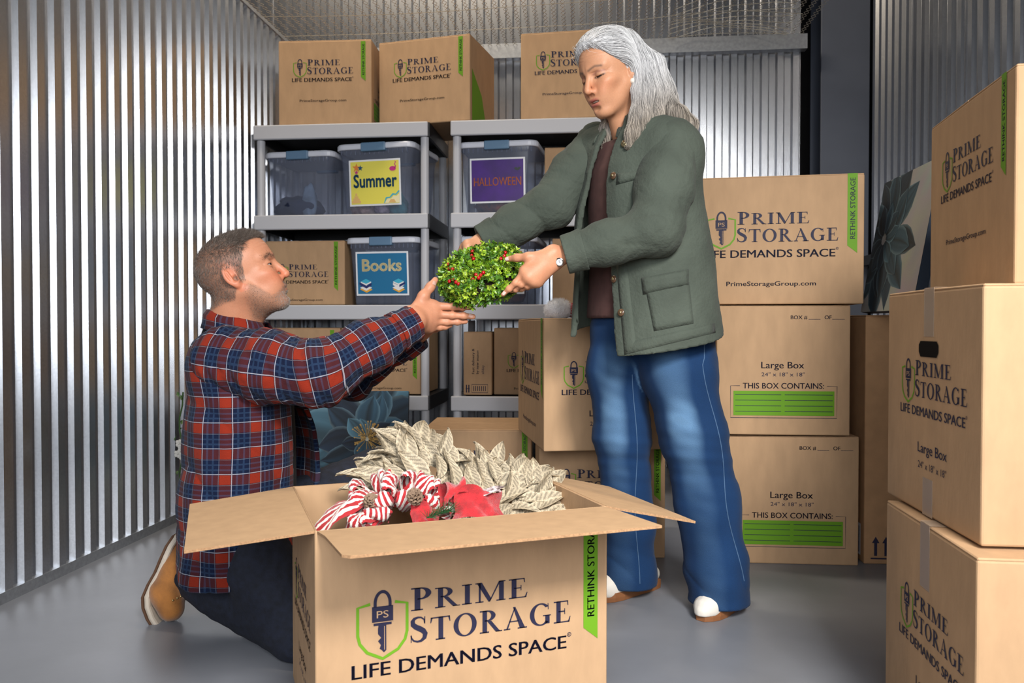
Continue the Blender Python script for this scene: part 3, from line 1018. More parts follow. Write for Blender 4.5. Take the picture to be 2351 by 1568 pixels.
def flap(pts, hinge, rz, ang, parent):
    """pts: outline in u (along the hinge), v (outward)"""
    V = [(u, -v, 0) for (u, v) in pts] + [(u, -v, -t_) for (u, v) in pts]
    n = len(pts)
    Fc = [tuple(range(n))[::-1], tuple(range(n, 2 * n))] + [(i, (i + 1) % n, n + (i + 1) % n, n + i) for i in range(n)]
    return mesh_obj('flap', V, Fc, [KRAFT_IN, KRAFT, KRAFT_EDGE], parent, hinge, Euler((ang, 0, rz)), False, [0, 1] + [2] * n)


fl = .228
flap([(-W2 + .004, 0), (-W2 + .012, .05), (-W2 + .018, fl - .014), (-W2 + .030, fl), (W2 - .002, fl), (W2 - .002, .06), (W2 - .006, 0)], (0, -D2, S18), 0, R(-3), openbox)
flap([(-D2 + .004, 0), (-D2 + .045, fl), (D2 - .004, fl), (D2 - .004, 0)], (-W2, 0, S18), R(-90), R(4), openbox)
flap([(-D2 + .004, 0), (-D2 + .004, fl), (D2 - .03, fl), (D2 - .004, 0)], (W2, 0, S18), R(90), R(13), openbox)
flap([(-W2 + .004, 0), (-W2 + .004, fl), (W2 - .004, fl), (W2 - .004, 0)], (0, D2, S18), R(180), R(86), openbox)

MF = openbox.matrix_basis.copy()


def ribbon_mesh(name, path, width, wdir, m, parent, thick=.0008):
    """strip along a path, uv.x along, uv.y across; wdir(i) gives the across direction"""
    path = [Vector(p) for p in path]
    n = len(path); nv = 6
    V, Fc, UV = [], [], []
    s = 0
    for i, p in enumerate(path):
        if i: s += (p - path[i - 1]).length
        d = wdir(i / (n - 1)).normalized()
        t = (path[min(i + 1, n - 1)] - path[max(i - 1, 0)]).normalized()
        nn = t.cross(d)
        for j in range(nv + 1):
            q = j / nv - .5
            V.append(p + d * q * width + nn * (.006 * math.sin(q * 9 + i * .9) + .010 * q * q * 4))
            UV.append((s, j / nv))
    for i in range(n - 1):
        for j in range(nv):
            a = i * (nv + 1) + j
            Fc.append((a, a + nv + 1, a + nv + 2, a + 1))
    o = mesh_obj(name, V, Fc, m, parent, smooth=True)
    uv = o.data.uv_layers.new(name='UVMap')
    for l in o.data.loops: uv.data[l.index].uv = UV[l.vertex_index]
    return o


def stripe_mat(name, c1, c2, n, edge=None):
    m = mat(name, c1, .8, bump=.3, bscale=400, sheen=.2)
    nt = m.node_tree; b = nt.nodes['Principled BSDF']
    uv = nt.nodes.new('ShaderNodeUVMap'); uv.uv_map = 'UVMap'
    sp = nt.nodes.new('ShaderNodeSeparateXYZ'); nt.links.new(uv.outputs[0], sp.inputs[0])
    ml = nt.nodes.new('ShaderNodeMath'); ml.operation = 'MULTIPLY'; ml.inputs[1].default_value = n; nt.links.new(sp.outputs['Y'], ml.inputs[0])
    fr = nt.nodes.new('ShaderNodeMath'); fr.operation = 'FRACT'; nt.links.new(ml.outputs[0], fr.inputs[0])
    gt = nt.nodes.new('ShaderNodeMath'); gt.operation = 'GREATER_THAN'; gt.inputs[1].default_value = .5; nt.links.new(fr.outputs[0], gt.inputs[0])
    mx = nt.nodes.new('ShaderNodeMix'); mx.data_type = 'RGBA'
    mx.inputs['A'].default_value = (*c1, 1); mx.inputs['B'].default_value = (*c2, 1)
    nt.links.new(gt.outputs[0], mx.inputs['Factor']); nt.links.new(mx.outputs['Result'], b.inputs['Base Color'])
    return m


STRIPE = stripe_mat('candy_stripe_ribbon', (0.36, 0.008, 0.014), (0.72, 0.68, 0.62), 5.5)
REDV = mat('red_velvet_ribbon', (0.42, 0.006, 0.012), .75, var=.35, scale=60, bump=.6, bscale=500, sheen=.4)
FROST = mat('frosted_red', (0.55, 0.16, 0.17), .85, var=.9, scale=120, col2=(.8, .7, .7))


def loop_path(c, out, up, ln, fat, n=22, tw=0.0):
    """teardrop loop that leaves c along out and comes back"""
    c, out, up = Vector(c), Vector(out).normalized(), Vector(up).normalized()
    up = (up - out * up.dot(out)).normalized()
    P = []
    for i in range(n + 1):
        t = i / n * 2 * math.pi
        r = ln * (1 - math.cos(t)) / 2
        P.append(c + out * r + up * fat * math.sin(t) * (.35 + .65 * (1 - math.cos(t)) / 2) * (1 if t < math.pi else 1))
    return P


bow = empty('striped_ribbon_bow', at(905, 1172, 1.74)); tag(bow, 'red and white striped ribbon bow heaped in the left half of the open box', 'bow')
rgb = random.Random(11)
right, fwd = Vector((math.cos(FRZ), math.sin(FRZ), 0)), Vector((-math.sin(FRZ), math.cos(FRZ), 0))
for i, (ax, az, ay, ln, fat, off) in enumerate([(-1, .35, -.3, .085, .024, (-.02, .0, .01)), (-.75, .8, .1, .085, .022, (-.03, .02, .0)), (-.2, 1, .1, .085, .022, (-.01, .02, .0)), (.35, 1, .15, .080, .024, (.02, .02, 0)),
                                                (.85, .75, .1, .085, .024, (.04, .02, 0)), (1, .35, .1, .085, .022, (.05, .01, 0)), (-.5, .5, -.8, .070, .022, (-.02, -.02, .01)), (.15, .55, -.8, .065, .022, (.01, -.03, .01)),
                                                (.7, .4, -.7, .075, .022, (.03, -.02, 0)), (-1, .0, -.6, .085, .022, (-.03, -.03, 0)), (.5, .9, -.3, .075, .022, (.04, 0, .01)), (-.3, .9, -.4, .070, .022, (0, 0, .02)), (1, .1, -.5, .075, .022, (.06, -.02, 0)), (0, .3, -1, .06, .02, (-.05, -.03, 0))]):
    out = right * ax + Vector((0, 0, az)) + fwd * ay
    w_ = (right * rgb.uniform(-.5, .5) + fwd * rgb.uniform(.4, 1) + Vector((0, 0, rgb.uniform(-.4, .4)))) if abs(ay) < .5 else right * 1 + fwd * rgb.uniform(-.3, .3) + Vector((0, 0, rgb.uniform(-.2, .4)))
    up = out.cross(w_)
    o = Vector(off)
    pth = loop_path(right * o.x + fwd * o.y + Vector((0, 0, o.z)), out, up, ln, fat)
    wd = out.cross(up)
    ribbon_mesh('ribbon_loop', pth, .058, lambda t, wd=wd: wd, STRIPE, bow)
for i, (dx, dy, L_, sx) in enumerate([(-1, -.25, .155, .0), (-.7, -.6, .13, -.02)]):
    d0 = right * dx + fwd * dy
    pth = [right * -.02 + d0 * (L_ * t) + Vector((0, 0, .022 + .024 * math.sin(t * 3.0 + i) - .05 * t * t)) for t in [q / 12 for q in range(13)]]
    wdv = d0.cross(Vector((0, 0, 1)))
    ribbon_mesh('ribbon_tail', pth, .075, lambda t, wdv=wdv: wdv, STRIPE, bow)
rb = empty('red_ribbon_bow', at(1065, 1185, 1.70)); tag(rb, 'frosted red velvet ribbon loops lying before the gold leaf wreath', 'bow')
def red_fold(name, x0, x1, h, yo, bulge):
    pth = [right * (x0 + (x1 - x0) * q / 12) + Vector((0, 0, yo + .012 * math.sin(q * .45))) - fwd * bulge * math.sin(q / 12 * math.pi) for q in range(13)]
    return ribbon_mesh(name, pth, h, lambda t: Vector((0, 0, 1)) + fwd * .45 + right * .18 * (1 - t), REDV, rb)


red_fold('ribbon_loop', -.020, .082, .066, .022, .020)
red_fold('ribbon_loop', -.112, -.052, .050, .004, .014)
ribbon_mesh('ribbon_loop', loop_path(right * -.02 + Vector((0, 0, .03)) + fwd * .02, Vector((0, 0, 1)) + right * .1, fwd, .034, .016), .05, lambda t: right + fwd * .2, REDV, rb)
pth = [right * (-.005 + .09 * q / 10) + Vector((0, 0, .052 - .006 * q / 10 + .004 * math.sin(q))) + fwd * (.012 - .018 * math.sin(q / 10 * math.pi)) for q in range(11)]
ribbon_mesh('frosted_trim', pth, .014, lambda t: Vector((0, 0, 1)) + fwd * .5, FROST, rb)

# pine cones
CONE = mat('pine_cone_brown', (0.055, 0.026, 0.014), .7, var=.5, scale=60); CONE_T = mat('pine_cone_tip', (0.20, 0.13, 0.085), .8, var=.4, scale=80)


def pinecone(label, loc, ax, s):
    root = empty('pine_cone', loc); tag(root, label, 'pine cone', 'pine cones among the ribbon')
    root.rotation_euler = Vector(ax).to_track_quat('Z', 'Y').to_euler()
    b = MB(); b.ball((0, 0, .022 * s), (.008 * s, .008 * s, .022 * s), 8, 6); b.build('core', CONE, root)
    sb = MB()
    for i in range(46):
        a = i * 2.39996; z = .004 + .040 * (i / 46) ** .85
        r = .020 * math.sin((i + 3) / 49 * math.pi * .80 + .35)
        M = Matrix.Translation((0, 0, z * s)) @ Matrix.Rotation(a, 4, 'Z') @ Matrix.Rotation(R(-12 - 38 * (i / 46)), 4, 'Y')
        V = [(0, -.003, 0), (0, .003, 0), (r * .8, .006, 0), (r, 0, .001), (r * .8, -.006, 0), (r * .55, 0, .004)]
        V = [M @ (Vector(v) * s) for v in V]
        sb.add(V, [(0, 4, 5), (4, 3, 5), (3, 2, 5), (2, 1, 5), (1, 0, 5)], 0); sb.m[-4:-2] = [1, 1]
    o = sb.build('scales', [CONE, CONE_T], root); o['kind'] = 'stuff'


pinecone('dark pine cone nestled in the left of the striped bow', at(848, 1166, 1.685), (.3, -.7, .6), 1.0)
pinecone('lighter brown pine cone nestled in the middle of the striped bow', at(962, 1155, 1.68), (-.1, -.8, .6), 1.05)
# pine sprig
sp = MB(); rs = random.Random(3)
for i in range(90):
    t = rs.random(); base = Vector((.05 * t - .02, 0, .012 * t))
    d = Vector((rs.uniform(-.2, 1), rs.uniform(-.8, .3), rs.uniform(-.1, 1))).normalized() * rs.uniform(.018, .032)
    sp.tube([base, base + d], [.0007, .0003], 3, cap=False)
tag(sp.build('pine_sprig', mat('pine_needles', (0.02, 0.085, 0.025), .6), None, at(1000, 1188, 1.62), (0, 0, FRZ)), 'small green pine sprig between the red ribbon loops', 'sprig')

# champagne leaf wreath standing in the back of the open box
LEAFM = mat_attr('champagne_glitter_leaf', .45, bump=.8, bscale=520, spec=.6, fine=.30, fscale=520, metal=.25)
lm = []
for v_ in range(3):
    n = 16; P = []; C = []; q_ = random.Random(v_)
    Lf, Wf = .070 + .008 * v_, .0160 + .0016 * v_
    for i in range(n + 1):
        t = i / n; wv = Wf * math.sin(math.pi * t ** .85) ** .9
        bend = -.022 * (t - .35) ** 2 * 3
        for j in range(9):
            sx = j / 4 - 1
            P.append((Lf * t, wv * sx, bend + .0075 * abs(sx) ** 1.5 + (.0008 if i % 2 else -.0008) * (abs(sx) < .9)))
            rib = abs(sx) < .1 or abs(sx) > .9 or i in (0, n)
            k_ = 1.15 if rib else (.95 if (i + j) % 2 else .42) * q_.uniform(.8, 1.15)
            C.append((.58 * k_, .49 * k_, .35 * k_))
    Fc = [(i * 9 + j, (i + 1) * 9 + j, (i + 1) * 9 + j + 1, i * 9 + j + 1) for i in range(n) for j in range(8)]
    me = bpy.data.meshes.new('leaf'); me.from_pydata(P, [], Fc); me.materials.append(LEAFM); me.polygons.foreach_set('use_smooth', [True] * len(Fc)); set_tint(me, np.array(C)); me.update()
    lm.append(me)
wc = at(1088, 1165, 1.93)
wroot = empty('leaf_wreath', wc); tag(wroot, 'champagne gold glitter leaf wreath heaped in the back of the open box', 'wreath')
rl = random.Random(21)
n_ = (-fwd * .75 + Vector((0, 0, .65))).normalized()      # the band of leaves leans back
e1 = right; e2 = n_.cross(e1).normalized()
if e2.z < 0: e2 = -e2
tb_ = MB(); pts = [at(x, y, d_) - wc for (x, y, d_) in ((885, 1120, 1.90), (905, 1060, 1.96), (960, 1035, 2.0), (1040, 1050, 2.03), (1120, 1075, 2.05), (1200, 1105, 2.07), (1262, 1150, 2.05), (1250, 1185, 1.95))]
tb_.tube(pts, .010, 6); tb_.build('twig_ring', mat('twig_brown', (.10, .06, .035), .8), wroot)
TOPY = [(865, 1085), (900, 1045), (945, 1015), (1000, 1030), (1070, 1055), (1150, 1075), (1230, 1098), (1285, 1150)]
for i in range(170):
    x = 872 + 408 * ((i * .618034) % 1.0)
    row = (i // 34) / 4.0 + rl.uniform(-.08, .08)
    ty = float(np.interp(x, [q[0] for q in TOPY], [q[1] for q in TOPY]))
    by = 1186 if x > 1010 else 1125
    y = ty + 14 + (by - ty) * max(0, row)
    dd = 1.99 + .0002 * (x - 1080) - .15 * max(0, min(1, row)) + rl.uniform(-.02, .02)
    base = at(x, y, dd) - wc
    # fan outwards from a point low in the heap
    ax2, ay2 = (x - 1075) / 210, (1215 - y) / 130
    ang = math.atan2(ay2, ax2 * 1.3) + rl.gauss(0, .55)
    d = (e1 * math.cos(ang) + e2 * math.sin(ang) + n_ * rl.uniform(-.05, .45)).normalized()
    nn = (n_ + e1 * rl.uniform(-.75, .75) + e2 * rl.uniform(-.6, .9)).normalized()
    y_ = nn.cross(d).normalized(); z_ = d.cross(y_)
    M = Matrix((d, y_, z_)).transposed()
    o = add_mesh('leaf', lm[i % 3], wroot, base, M.to_euler()); s = rl.uniform(.95, 1.3); o.scale = (s, s, s)
for (x, y, ang, s) in ((915, 1052, 118, 1.05), (940, 1035, 100, 1.15), (952, 1032, 66, 1.2), (985, 1048, 80, 1.05), (1012, 1060, 98, 1.0), (1180, 1100, 50, 1.0), (1215, 1110, 30, 1.05), (1250, 1150, 8, 1.05), (1262, 1172, -12, 1.0)):
    a = R(ang); d = e1 * math.cos(a) + e2 * math.sin(a) + n_ * .1; d.normalize(); y_ = n_.cross(d).normalized(); z_ = d.cross(y_)
    o = add_mesh('leaf', lm[1], wroot, at(x, y, 1.97) - wc, Matrix((d, y_, z_)).transposed().to_euler()); o.scale = (s * 1.1, s * 1.1, s * 1.1)
# ------------------------------------------------------------------ distance fields -> continuous skin and cloth surfaces
def V3(*a): return np.array(a, float)
def NP(v): return np.array((v[0], v[1], v[2]), float)


def smin(a, b, k):
    h = np.clip(.5 + .5 * (b - a) / k, 0, 1)
    return b * (1 - h) + a * h - k * h * (1 - h)


def smax(a, b, k): return -smin(-a, -b, k)


def ell(P, c, r):
    q = P - np.asarray(c, float); r = np.asarray(r, float)
    k0 = np.linalg.norm(q / r, axis=1); k1 = np.linalg.norm(q / (r * r), axis=1)
    return k0 * (k0 - 1) / np.maximum(k1, 1e-9)


def ellr(P, c, r, M):
    """ellipsoid with its own axes (rows of M)"""
    q = (P - np.asarray(c, float)) @ np.asarray(M, float).T
    return ell(q, (0, 0, 0), r)


def rcone(P, a, b, r1, r2):
    a, b = np.asarray(a, float), np.asarray(b, float)
    ab = b - a
    t = np.clip((P - a) @ ab / max(ab @ ab, 1e-12), 0, 1)
    return np.linalg.norm(P - a - t[:, None] * ab, axis=1) - (r1 + (r2 - r1) * t)


def chain(P, pts, rad, k=.02):
    d = None
    for i in range(len(pts) - 1):
        e = rcone(P, pts[i], pts[i + 1], rad[i], rad[i + 1])
        d = e if d is None else smin(d, e, k)
    return d


def loftf(P, zs, cx, cy, rx, ry, fac=None):
    """upright loft with elliptic sections, in its own frame (x front, y left, z up)"""
    z = P[:, 2]
    X = np.interp(z, zs, cx); Y = np.interp(z, zs, cy); A = np.interp(z, zs, rx); B = np.interp(z, zs, ry)
    x, y = P[:, 0] - X, P[:, 1] - Y
    if fac is not None:
        g = fac(np.arctan2(y / B, x / A), z); A, B = A * g, B * g
    q = np.sqrt((x / A) ** 2 + (y / B) ** 2)
    d = (q - 1) * np.minimum(A, B)
    return np.maximum(d, np.maximum(zs[0] - z, z - zs[-1]))


def sdf_mesh(f, lo, hi, h, its=1):
    lo, hi = np.asarray(lo, float), np.asarray(hi, float)
    nb = np.maximum(2, np.ceil((hi - lo) / (4 * h)).astype(int))
    g = [lo[i] + (np.arange(nb[i]) * 4 + 1.5) * h for i in range(3)]
    G = np.stack(np.meshgrid(*g, indexing='ij'), -1).reshape(-1, 3)
    dc = f(G).reshape(nb)
    D = np.where(dc > 0, 1.0, -1.0) * 4 * h
    D = D.repeat(4, 0).repeat(4, 1).repeat(4, 2)
    act = np.argwhere(np.abs(dc) < 6.5 * h)
    off = np.stack(np.meshgrid(*[np.arange(4)] * 3, indexing='ij'), -1).reshape(-1, 3)
    idx = (act[:, None, :] * 4 + off[None]).reshape(-1, 3)
    for s in range(0, len(idx), 400000):
        q = idx[s:s + 400000]
        D[q[:, 0], q[:, 1], q[:, 2]] = f(lo + q * h)
    S = D < 0
    c = np.zeros(tuple(n - 1 for n in D.shape), np.int8)
    for dx in (0, 1):
        for dy in (0, 1):
            for dz in (0, 1):
                c += S[dx:S.shape[0] - 1 + dx, dy:S.shape[1] - 1 + dy, dz:S.shape[2] - 1 + dz]
    cell = np.argwhere((c > 0) & (c < 8))
    ids = -np.ones(c.shape, np.int64); ids[cell[:, 0], cell[:, 1], cell[:, 2]] = np.arange(len(cell))
    acc = np.zeros((len(cell), 3)); cnt = np.zeros(len(cell))
    corner = [(x, y, z) for x in (0, 1) for y in (0, 1) for z in (0, 1)]
    for i, a in enumerate(corner):
        for b in corner[i + 1:]:
            if sum(abs(p - q) for p, q in zip(a, b)) != 1: continue
            da = D[cell[:, 0] + a[0], cell[:, 1] + a[1], cell[:, 2] + a[2]]; db = D[cell[:, 0] + b[0], cell[:, 1] + b[1], cell[:, 2] + b[2]]
            m = (da < 0) != (db < 0)
            t = np.where(m, da / np.where(m, da - db, 1), 0)
            acc += np.where(m[:, None], np.array(a) + t[:, None] * (np.array(b) - np.array(a)), 0); cnt += m
    vert = lo + (cell + acc / np.maximum(cnt, 1)[:, None]) * h
    faces = []
    for ax in range(3):
        u, v = (ax + 1) % 3, (ax + 2) % 3
        sl0 = [slice(1, n - 1) for n in D.shape]; sl1 = list(sl0)
        sl0[ax] = slice(0, D.shape[ax] - 1); sl1[ax] = slice(1, D.shape[ax])
        e = np.argwhere(S[tuple(sl0)] != S[tuple(sl1)])
        e[:, u] += 1; e[:, v] += 1
        flip = S[e[:, 0], e[:, 1], e[:, 2]]
        q = []
        for (du, dv) in ((-1, -1), (0, -1), (0, 0), (-1, 0)):
            w = e.copy(); w[:, u] += du; w[:, v] += dv
            q.append(ids[w[:, 0], w[:, 1], w[:, 2]])
        q = np.stack(q, 1)
        q = np.where(flip[:, None], q, q[:, ::-1])
        faces.append(q[(q >= 0).all(1)])
    faces = np.concatenate(faces)
    for _ in range(its):
        n = sdf_grad(f, vert, h * .3)
        vert = vert - np.clip(f(vert), -h, h)[:, None] * n
    return vert, faces


def sdf_grad(f, P, e):
    k = np.array([(1, -1, -1), (-1, -1, 1), (-1, 1, -1), (1, 1, 1)], float)
    g = sum(k[i][None] * f(P + k[i] * e)[:, None] for i in range(4))
    return g / np.maximum(np.linalg.norm(g, axis=1), 1e-9)[:, None]


def np_mesh(name, V, Fq, mats, parent=None, tint=None, uv=None, smooth=True):
    """quads or triangles from arrays; uv is per face corner"""
    me = bpy.data.meshes.new(name)
    n, k = Fq.shape
    me.vertices.add(len(V)); me.vertices.foreach_set('co', np.asarray(V, np.float32).ravel())
    me.loops.add(n * k); me.loops.foreach_set('vertex_index', Fq.astype(np.int32).ravel())
    me.polygons.add(n); me.polygons.foreach_set('loop_start', np.arange(0, n * k, k, dtype=np.int32)); me.polygons.foreach_set('loop_total', np.full(n, k, np.int32))
    if smooth: me.polygons.foreach_set('use_smooth', np.ones(n, bool))
    for m in (mats if isinstance(mats, (list, tuple)) else [mats]): me.materials.append(m)
    me.update(calc_edges=True); me.validate()
    if tint is not None: set_tint(me, tint)
    if uv is not None:
        l = me.uv_layers.new(name='UVMap'); l.data.foreach_set('uv', np.asarray(uv, np.float32).ravel())
    o = bpy.data.objects.new(name, me); o.parent = parent
    return link(o)


def march(f, px, py, d0, d1, n=120):
    """first surface point met by the line of sight through a place of the photograph"""
    o = np.array((0, 0, CAM_H)); dr = NP(at(px, py, 1.0)) - o
    ds = np.linspace(d0, d1, n)
    v = f(o + ds[:, None] * dr)
    hit = np.argmax(v < 0)
    if v[hit] >= 0: return None
    a, b = ds[max(hit - 1, 0)], ds[hit]
    dd = np.linspace(a, b, 24); v = f(o + dd[:, None] * dr)
    return o + dd[np.argmax(v < 0)] * dr


def frame(yaw, pitch=0.0, roll=0.0):
    """rows: forward, left, up (pitch up positive)"""
    M = Matrix.Rotation(yaw, 3, 'Z') @ Matrix.Rotation(-pitch, 3, 'Y') @ Matrix.Rotation(roll, 3, 'X')
    return np.array(M).T.copy()


def wob(P, seed, s):
    """smooth wandering noise"""
    r = np.random.default_rng(seed); out = 0
    for i in range(5):
        k = r.normal(size=3) * s * (1 + .5 * i); out = out + np.sin(P @ k + r.uniform(0, 6.28)) / (1 + .5 * i)
    return out / 2.8


def smooth01(x, a, b):
    t = np.clip((x - a) / (b - a), 0, 1)
    return t * t * (3 - 2 * t)


def strands(name, roots, dirs, nrm, lens, rad, tint, mats, parent, curl=.25, seg=3):
    """many thin tapering hairs as one mesh (three-sided)"""
    n = len(roots)
    a = np.cross(dirs, nrm); a /= np.maximum(np.linalg.norm(a, axis=1), 1e-9)[:, None]; b = np.cross(dirs, a)
    Vs = []
    for s in range(seg + 1):
        t = s / seg
        c = roots + dirs * (lens * t)[:, None] - nrm * (lens * curl * t * t)[:, None]
        r = rad * (1 - t * .85)
        for k in range(3):
            th = 2 * math.pi * k / 3
            Vs.append(c + (a * math.cos(th) + b * math.sin(th)) * (r if np.ndim(r) == 0 else r[:, None]))
    Vv = np.stack(Vs, 1).reshape(-1, 3); m = (seg + 1) * 3
    base = np.arange(n)[:, None] * m; q = []
    for s in range(seg):
        for k in range(3):
            k2 = (k + 1) % 3; q.append(base + np.array([s * 3 + k, s * 3 + k2, (s + 1) * 3 + k2, (s + 1) * 3 + k])[None])
    Fq = np.concatenate(q, 0)
    return np_mesh(name, Vv, Fq, mats, parent, np.repeat(tint, m, 0))


def long_strands(name, paths, rad, tint, mats, parent, sides=3):
    """paths: n x k x 3, rad: n x k"""
    n, k, _ = paths.shape
    t = np.gradient(paths, axis=1); t /= np.maximum(np.linalg.norm(t, axis=2), 1e-9)[..., None]
    ref = np.zeros_like(t); ref[..., 0] = .37; ref[..., 1] = .83; ref[..., 2] = .41
    a = np.cross(t, ref); a /= np.maximum(np.linalg.norm(a, axis=2), 1e-9)[..., None]; b = np.cross(t, a)
    rings = [paths + (a * math.cos(2 * math.pi * s / sides) + b * math.sin(2 * math.pi * s / sides)) * rad[..., None] for s in range(sides)]
    Vv = np.stack(rings, 2).reshape(-1, 3)
    base = (np.arange(n) * k * sides)[:, None]; q = []
    for j in range(k - 1):
        for s in range(sides):
            s2 = (s + 1) % sides; q.append(base + np.array([j * sides + s, j * sides + s2, (j + 1) * sides + s2, (j + 1) * sides + s])[None])
    return np_mesh(name, Vv, np.concatenate(q, 0), mats, parent, np.repeat(tint, k * sides, 0) if tint.ndim == 2 else np.repeat(tint.reshape(-1, 3), sides, 0))


# ------------------------------------------------------------------ heads
def head_fields(p):
    """returns field(P) in the head's own frame: x face, y left, z up; p = settings"""
    nl = p.get('nose', 1.0); mo = p.get('mouth_open', 0.0); ey = p.get('eye_open', .003)

    def sym(P):
        Q = P.copy(); Q[:, 1] = np.abs(Q[:, 1]); return Q

    slim = p.get('slim', 0.0)

    def f(P):
        Q = sym(P)
        if slim: Q[:, 1] = Q[:, 1] * (1 + slim * smooth01(Q[:, 2], -.015, -.075))
        d = ell(Q, (-.012, 0, .032), (.097, .076, .084))
        d = smin(d, ell(Q, (.034, 0, .040), (.060, .060, .062)), .03)
        d = smin(d, ell(Q, (.036, 0, -.030), (.056, .056, .072)), .03)
        d = smin(d, ell(Q, (.030, 0, -.072), (.054, .047, .040)), .03)
        d = smin(d, rcone(Q, (.004, .054, -.046), (.066, .020, -.098), .020, .017), .030)
        d = smin(d, ell(Q, (.079, 0, -.101), (.018, .024, .017)), .020)
        d = smin(d, ell(Q, (.058, .045, -.022), (.026, .018, .016)), .022)
        d = smin(d, ell(Q, (.072, .030, -.050), (.022, .020, .024)), .025)                  # cheeks
        d = smin(d, ell(Q, (.078, 0, -.066), (.020, .030, .022)), .020)                      # muzzle
        d = smin(d, rcone(Q, (.086, .006, .024), (.066, .046, .026), .012, .009), .016)      # brow ridge
        d = smax(d, -ell(Q, (.101, .033, .004), (.017, .021, .012)), .012)                   # sockets
        n = rcone(Q, (.089, 0, .016), (.090 + .022 * nl, 0, -.030), .0075, .0095)
        n = smin(n, ell(Q, (.092 + .017 * nl, 0, -.035), (.012, .010, .0085)), .006)
        n = smin(n, ell(Q, (.096, .0125, -.039), (.0115, .0070, .0075)), .008)
        d = smin(d, n, .009)
        d = smax(d, -ell(Q, (.104, .0075, -.0465), (.006, .0035, .004)), .003)               # nostrils
        # lids
        lid = ell(Q, (.0735, .0325, .003), (.0155, .0160, .0145))
        d = smin(d, lid, .006)
        d = smax(d, -ell(Q, (.0870, .0355, .001 + p.get('lid_drop', 0)), (.0125, .0165, ey)), .0015)
        d = smax(d, -(ell(Q, (.0735, .0325, .0065), (.0168, .0175, .0160)) if False else ell(Q, (.0975, .034, .0125), (.012, .019, .0016))), .003)   # crease
        # lips
        w = .024
        d = smin(d, ell(Q, (.0945, 0, -.0615 + mo * .3), (.0100, w, .0058)), .006)
        d = smin(d, ell(Q, (.0925, 0, -.0745 - mo), (.0105, w - .003, .0068)), .006)
        d = smax(d, -ell(Q, (.1030, 0, -.0680 - mo * .35), (.0150, .0235, .0013 + mo)), .0025)
        d = smax(d, -ell(Q, (.100, 0, -.0870 - mo), (.009, .018, .006)), .008)
        # folds beside nose and mouth
        fd = p.get('folds', .0)
        if fd:
            d = d + fd * np.exp(-(rcone(Q, (.090, .022, -.044), (.082, .032, -.070), 0, 0) / .0040) ** 2)
            d = d + fd * .9 * np.exp(-(rcone(Q, (.084, .027, -.074), (.078, .029, -.098), 0, 0) / .0032) ** 2)
            for zz in (.052, .061, .070): d = d + fd * .35 * np.exp(-((Q[:, 2] - zz - .004 * np.sin(Q[:, 1] * 60)) / .0018) ** 2) * (Q[:, 0] > .06)
            for a_ in (-.004, .003, .010): d = d + fd * .5 * np.exp(-(rcone(Q, (.068, .054, .002 + a_ * .4), (.052, .066, .000 + a_ * 1.5), 0, 0) / .0018) ** 2)
            d = d + fd * .5 * np.exp(-(rcone(Q, (.088, .022, -.012), (.076, .044, -.010), 0, 0) / .0025) ** 2)
        # ears
        tilt = np.array([(math.cos(R(14)), 0, math.sin(R(14))), (0, 1, 0), (-math.sin(R(14)), 0, math.cos(R(14)))])
        E = (Q - V3(-.020, .0735, -.004)) @ tilt.T
        rot = math.radians(-20); c_, s_ = math.cos(rot), math.sin(rot)
        e2 = np.stack([E[:, 0] * c_ + E[:, 1] * s_, -E[:, 0] * s_ + E[:, 1] * c_, E[:, 2]], 1)
        ear = ell(e2, (0, .004, .004), (.0185, .0065, .0310))
        ear = smin(ear, ell(e2, (.005, .002, -.024), (.010, .0055, .011)), .008)
        ear = smax(ear, -ell(e2, (.001, .0105, .005), (.0125, .0068, .0225)), .004)
        ear = smin(ear, rcone(e2, (-.002, .0055, -.010), (-.003, .0065, .016), .0032, .0030), .004)
        ear = smax(ear, -ell(e2, (.007, .0075, -.008), (.006, .008, .009)), .003)
        d = smin(d, ear, .006)
        return d
    return f


def neck_field(P, a, b, ra, rb): return rcone(P, a, b, ra, rb)


EYE_W = mat('eye_white', (0.42, 0.38, 0.36), .25); EYE_D = mat('eye_dark', (0.02, 0.016, 0.014), .15)
NAIL = None


def seg2(Q, a, b):
    """distance to a mark in the face's front view (y, z)"""
    P = Q.copy(); P[:, 0] = 0
    return rcone(P, (0, *a), (0, *b), 0, 0)
# ------------------------------------------------------------------ shared people materials
SKIN = mat_attr('skin', .48, sss=.10, bump=.10, bscale=420, spec=.4, fine=.12, fscale=260)
HAIRM = mat_attr('hair', .45, spec=.5)
SHOE_W = mat('white_leather', (0.66, 0.62, 0.56), .55, bump=.1, bscale=200); GUM = mat('gum_sole', (0.22, 0.085, 0.03), .6)


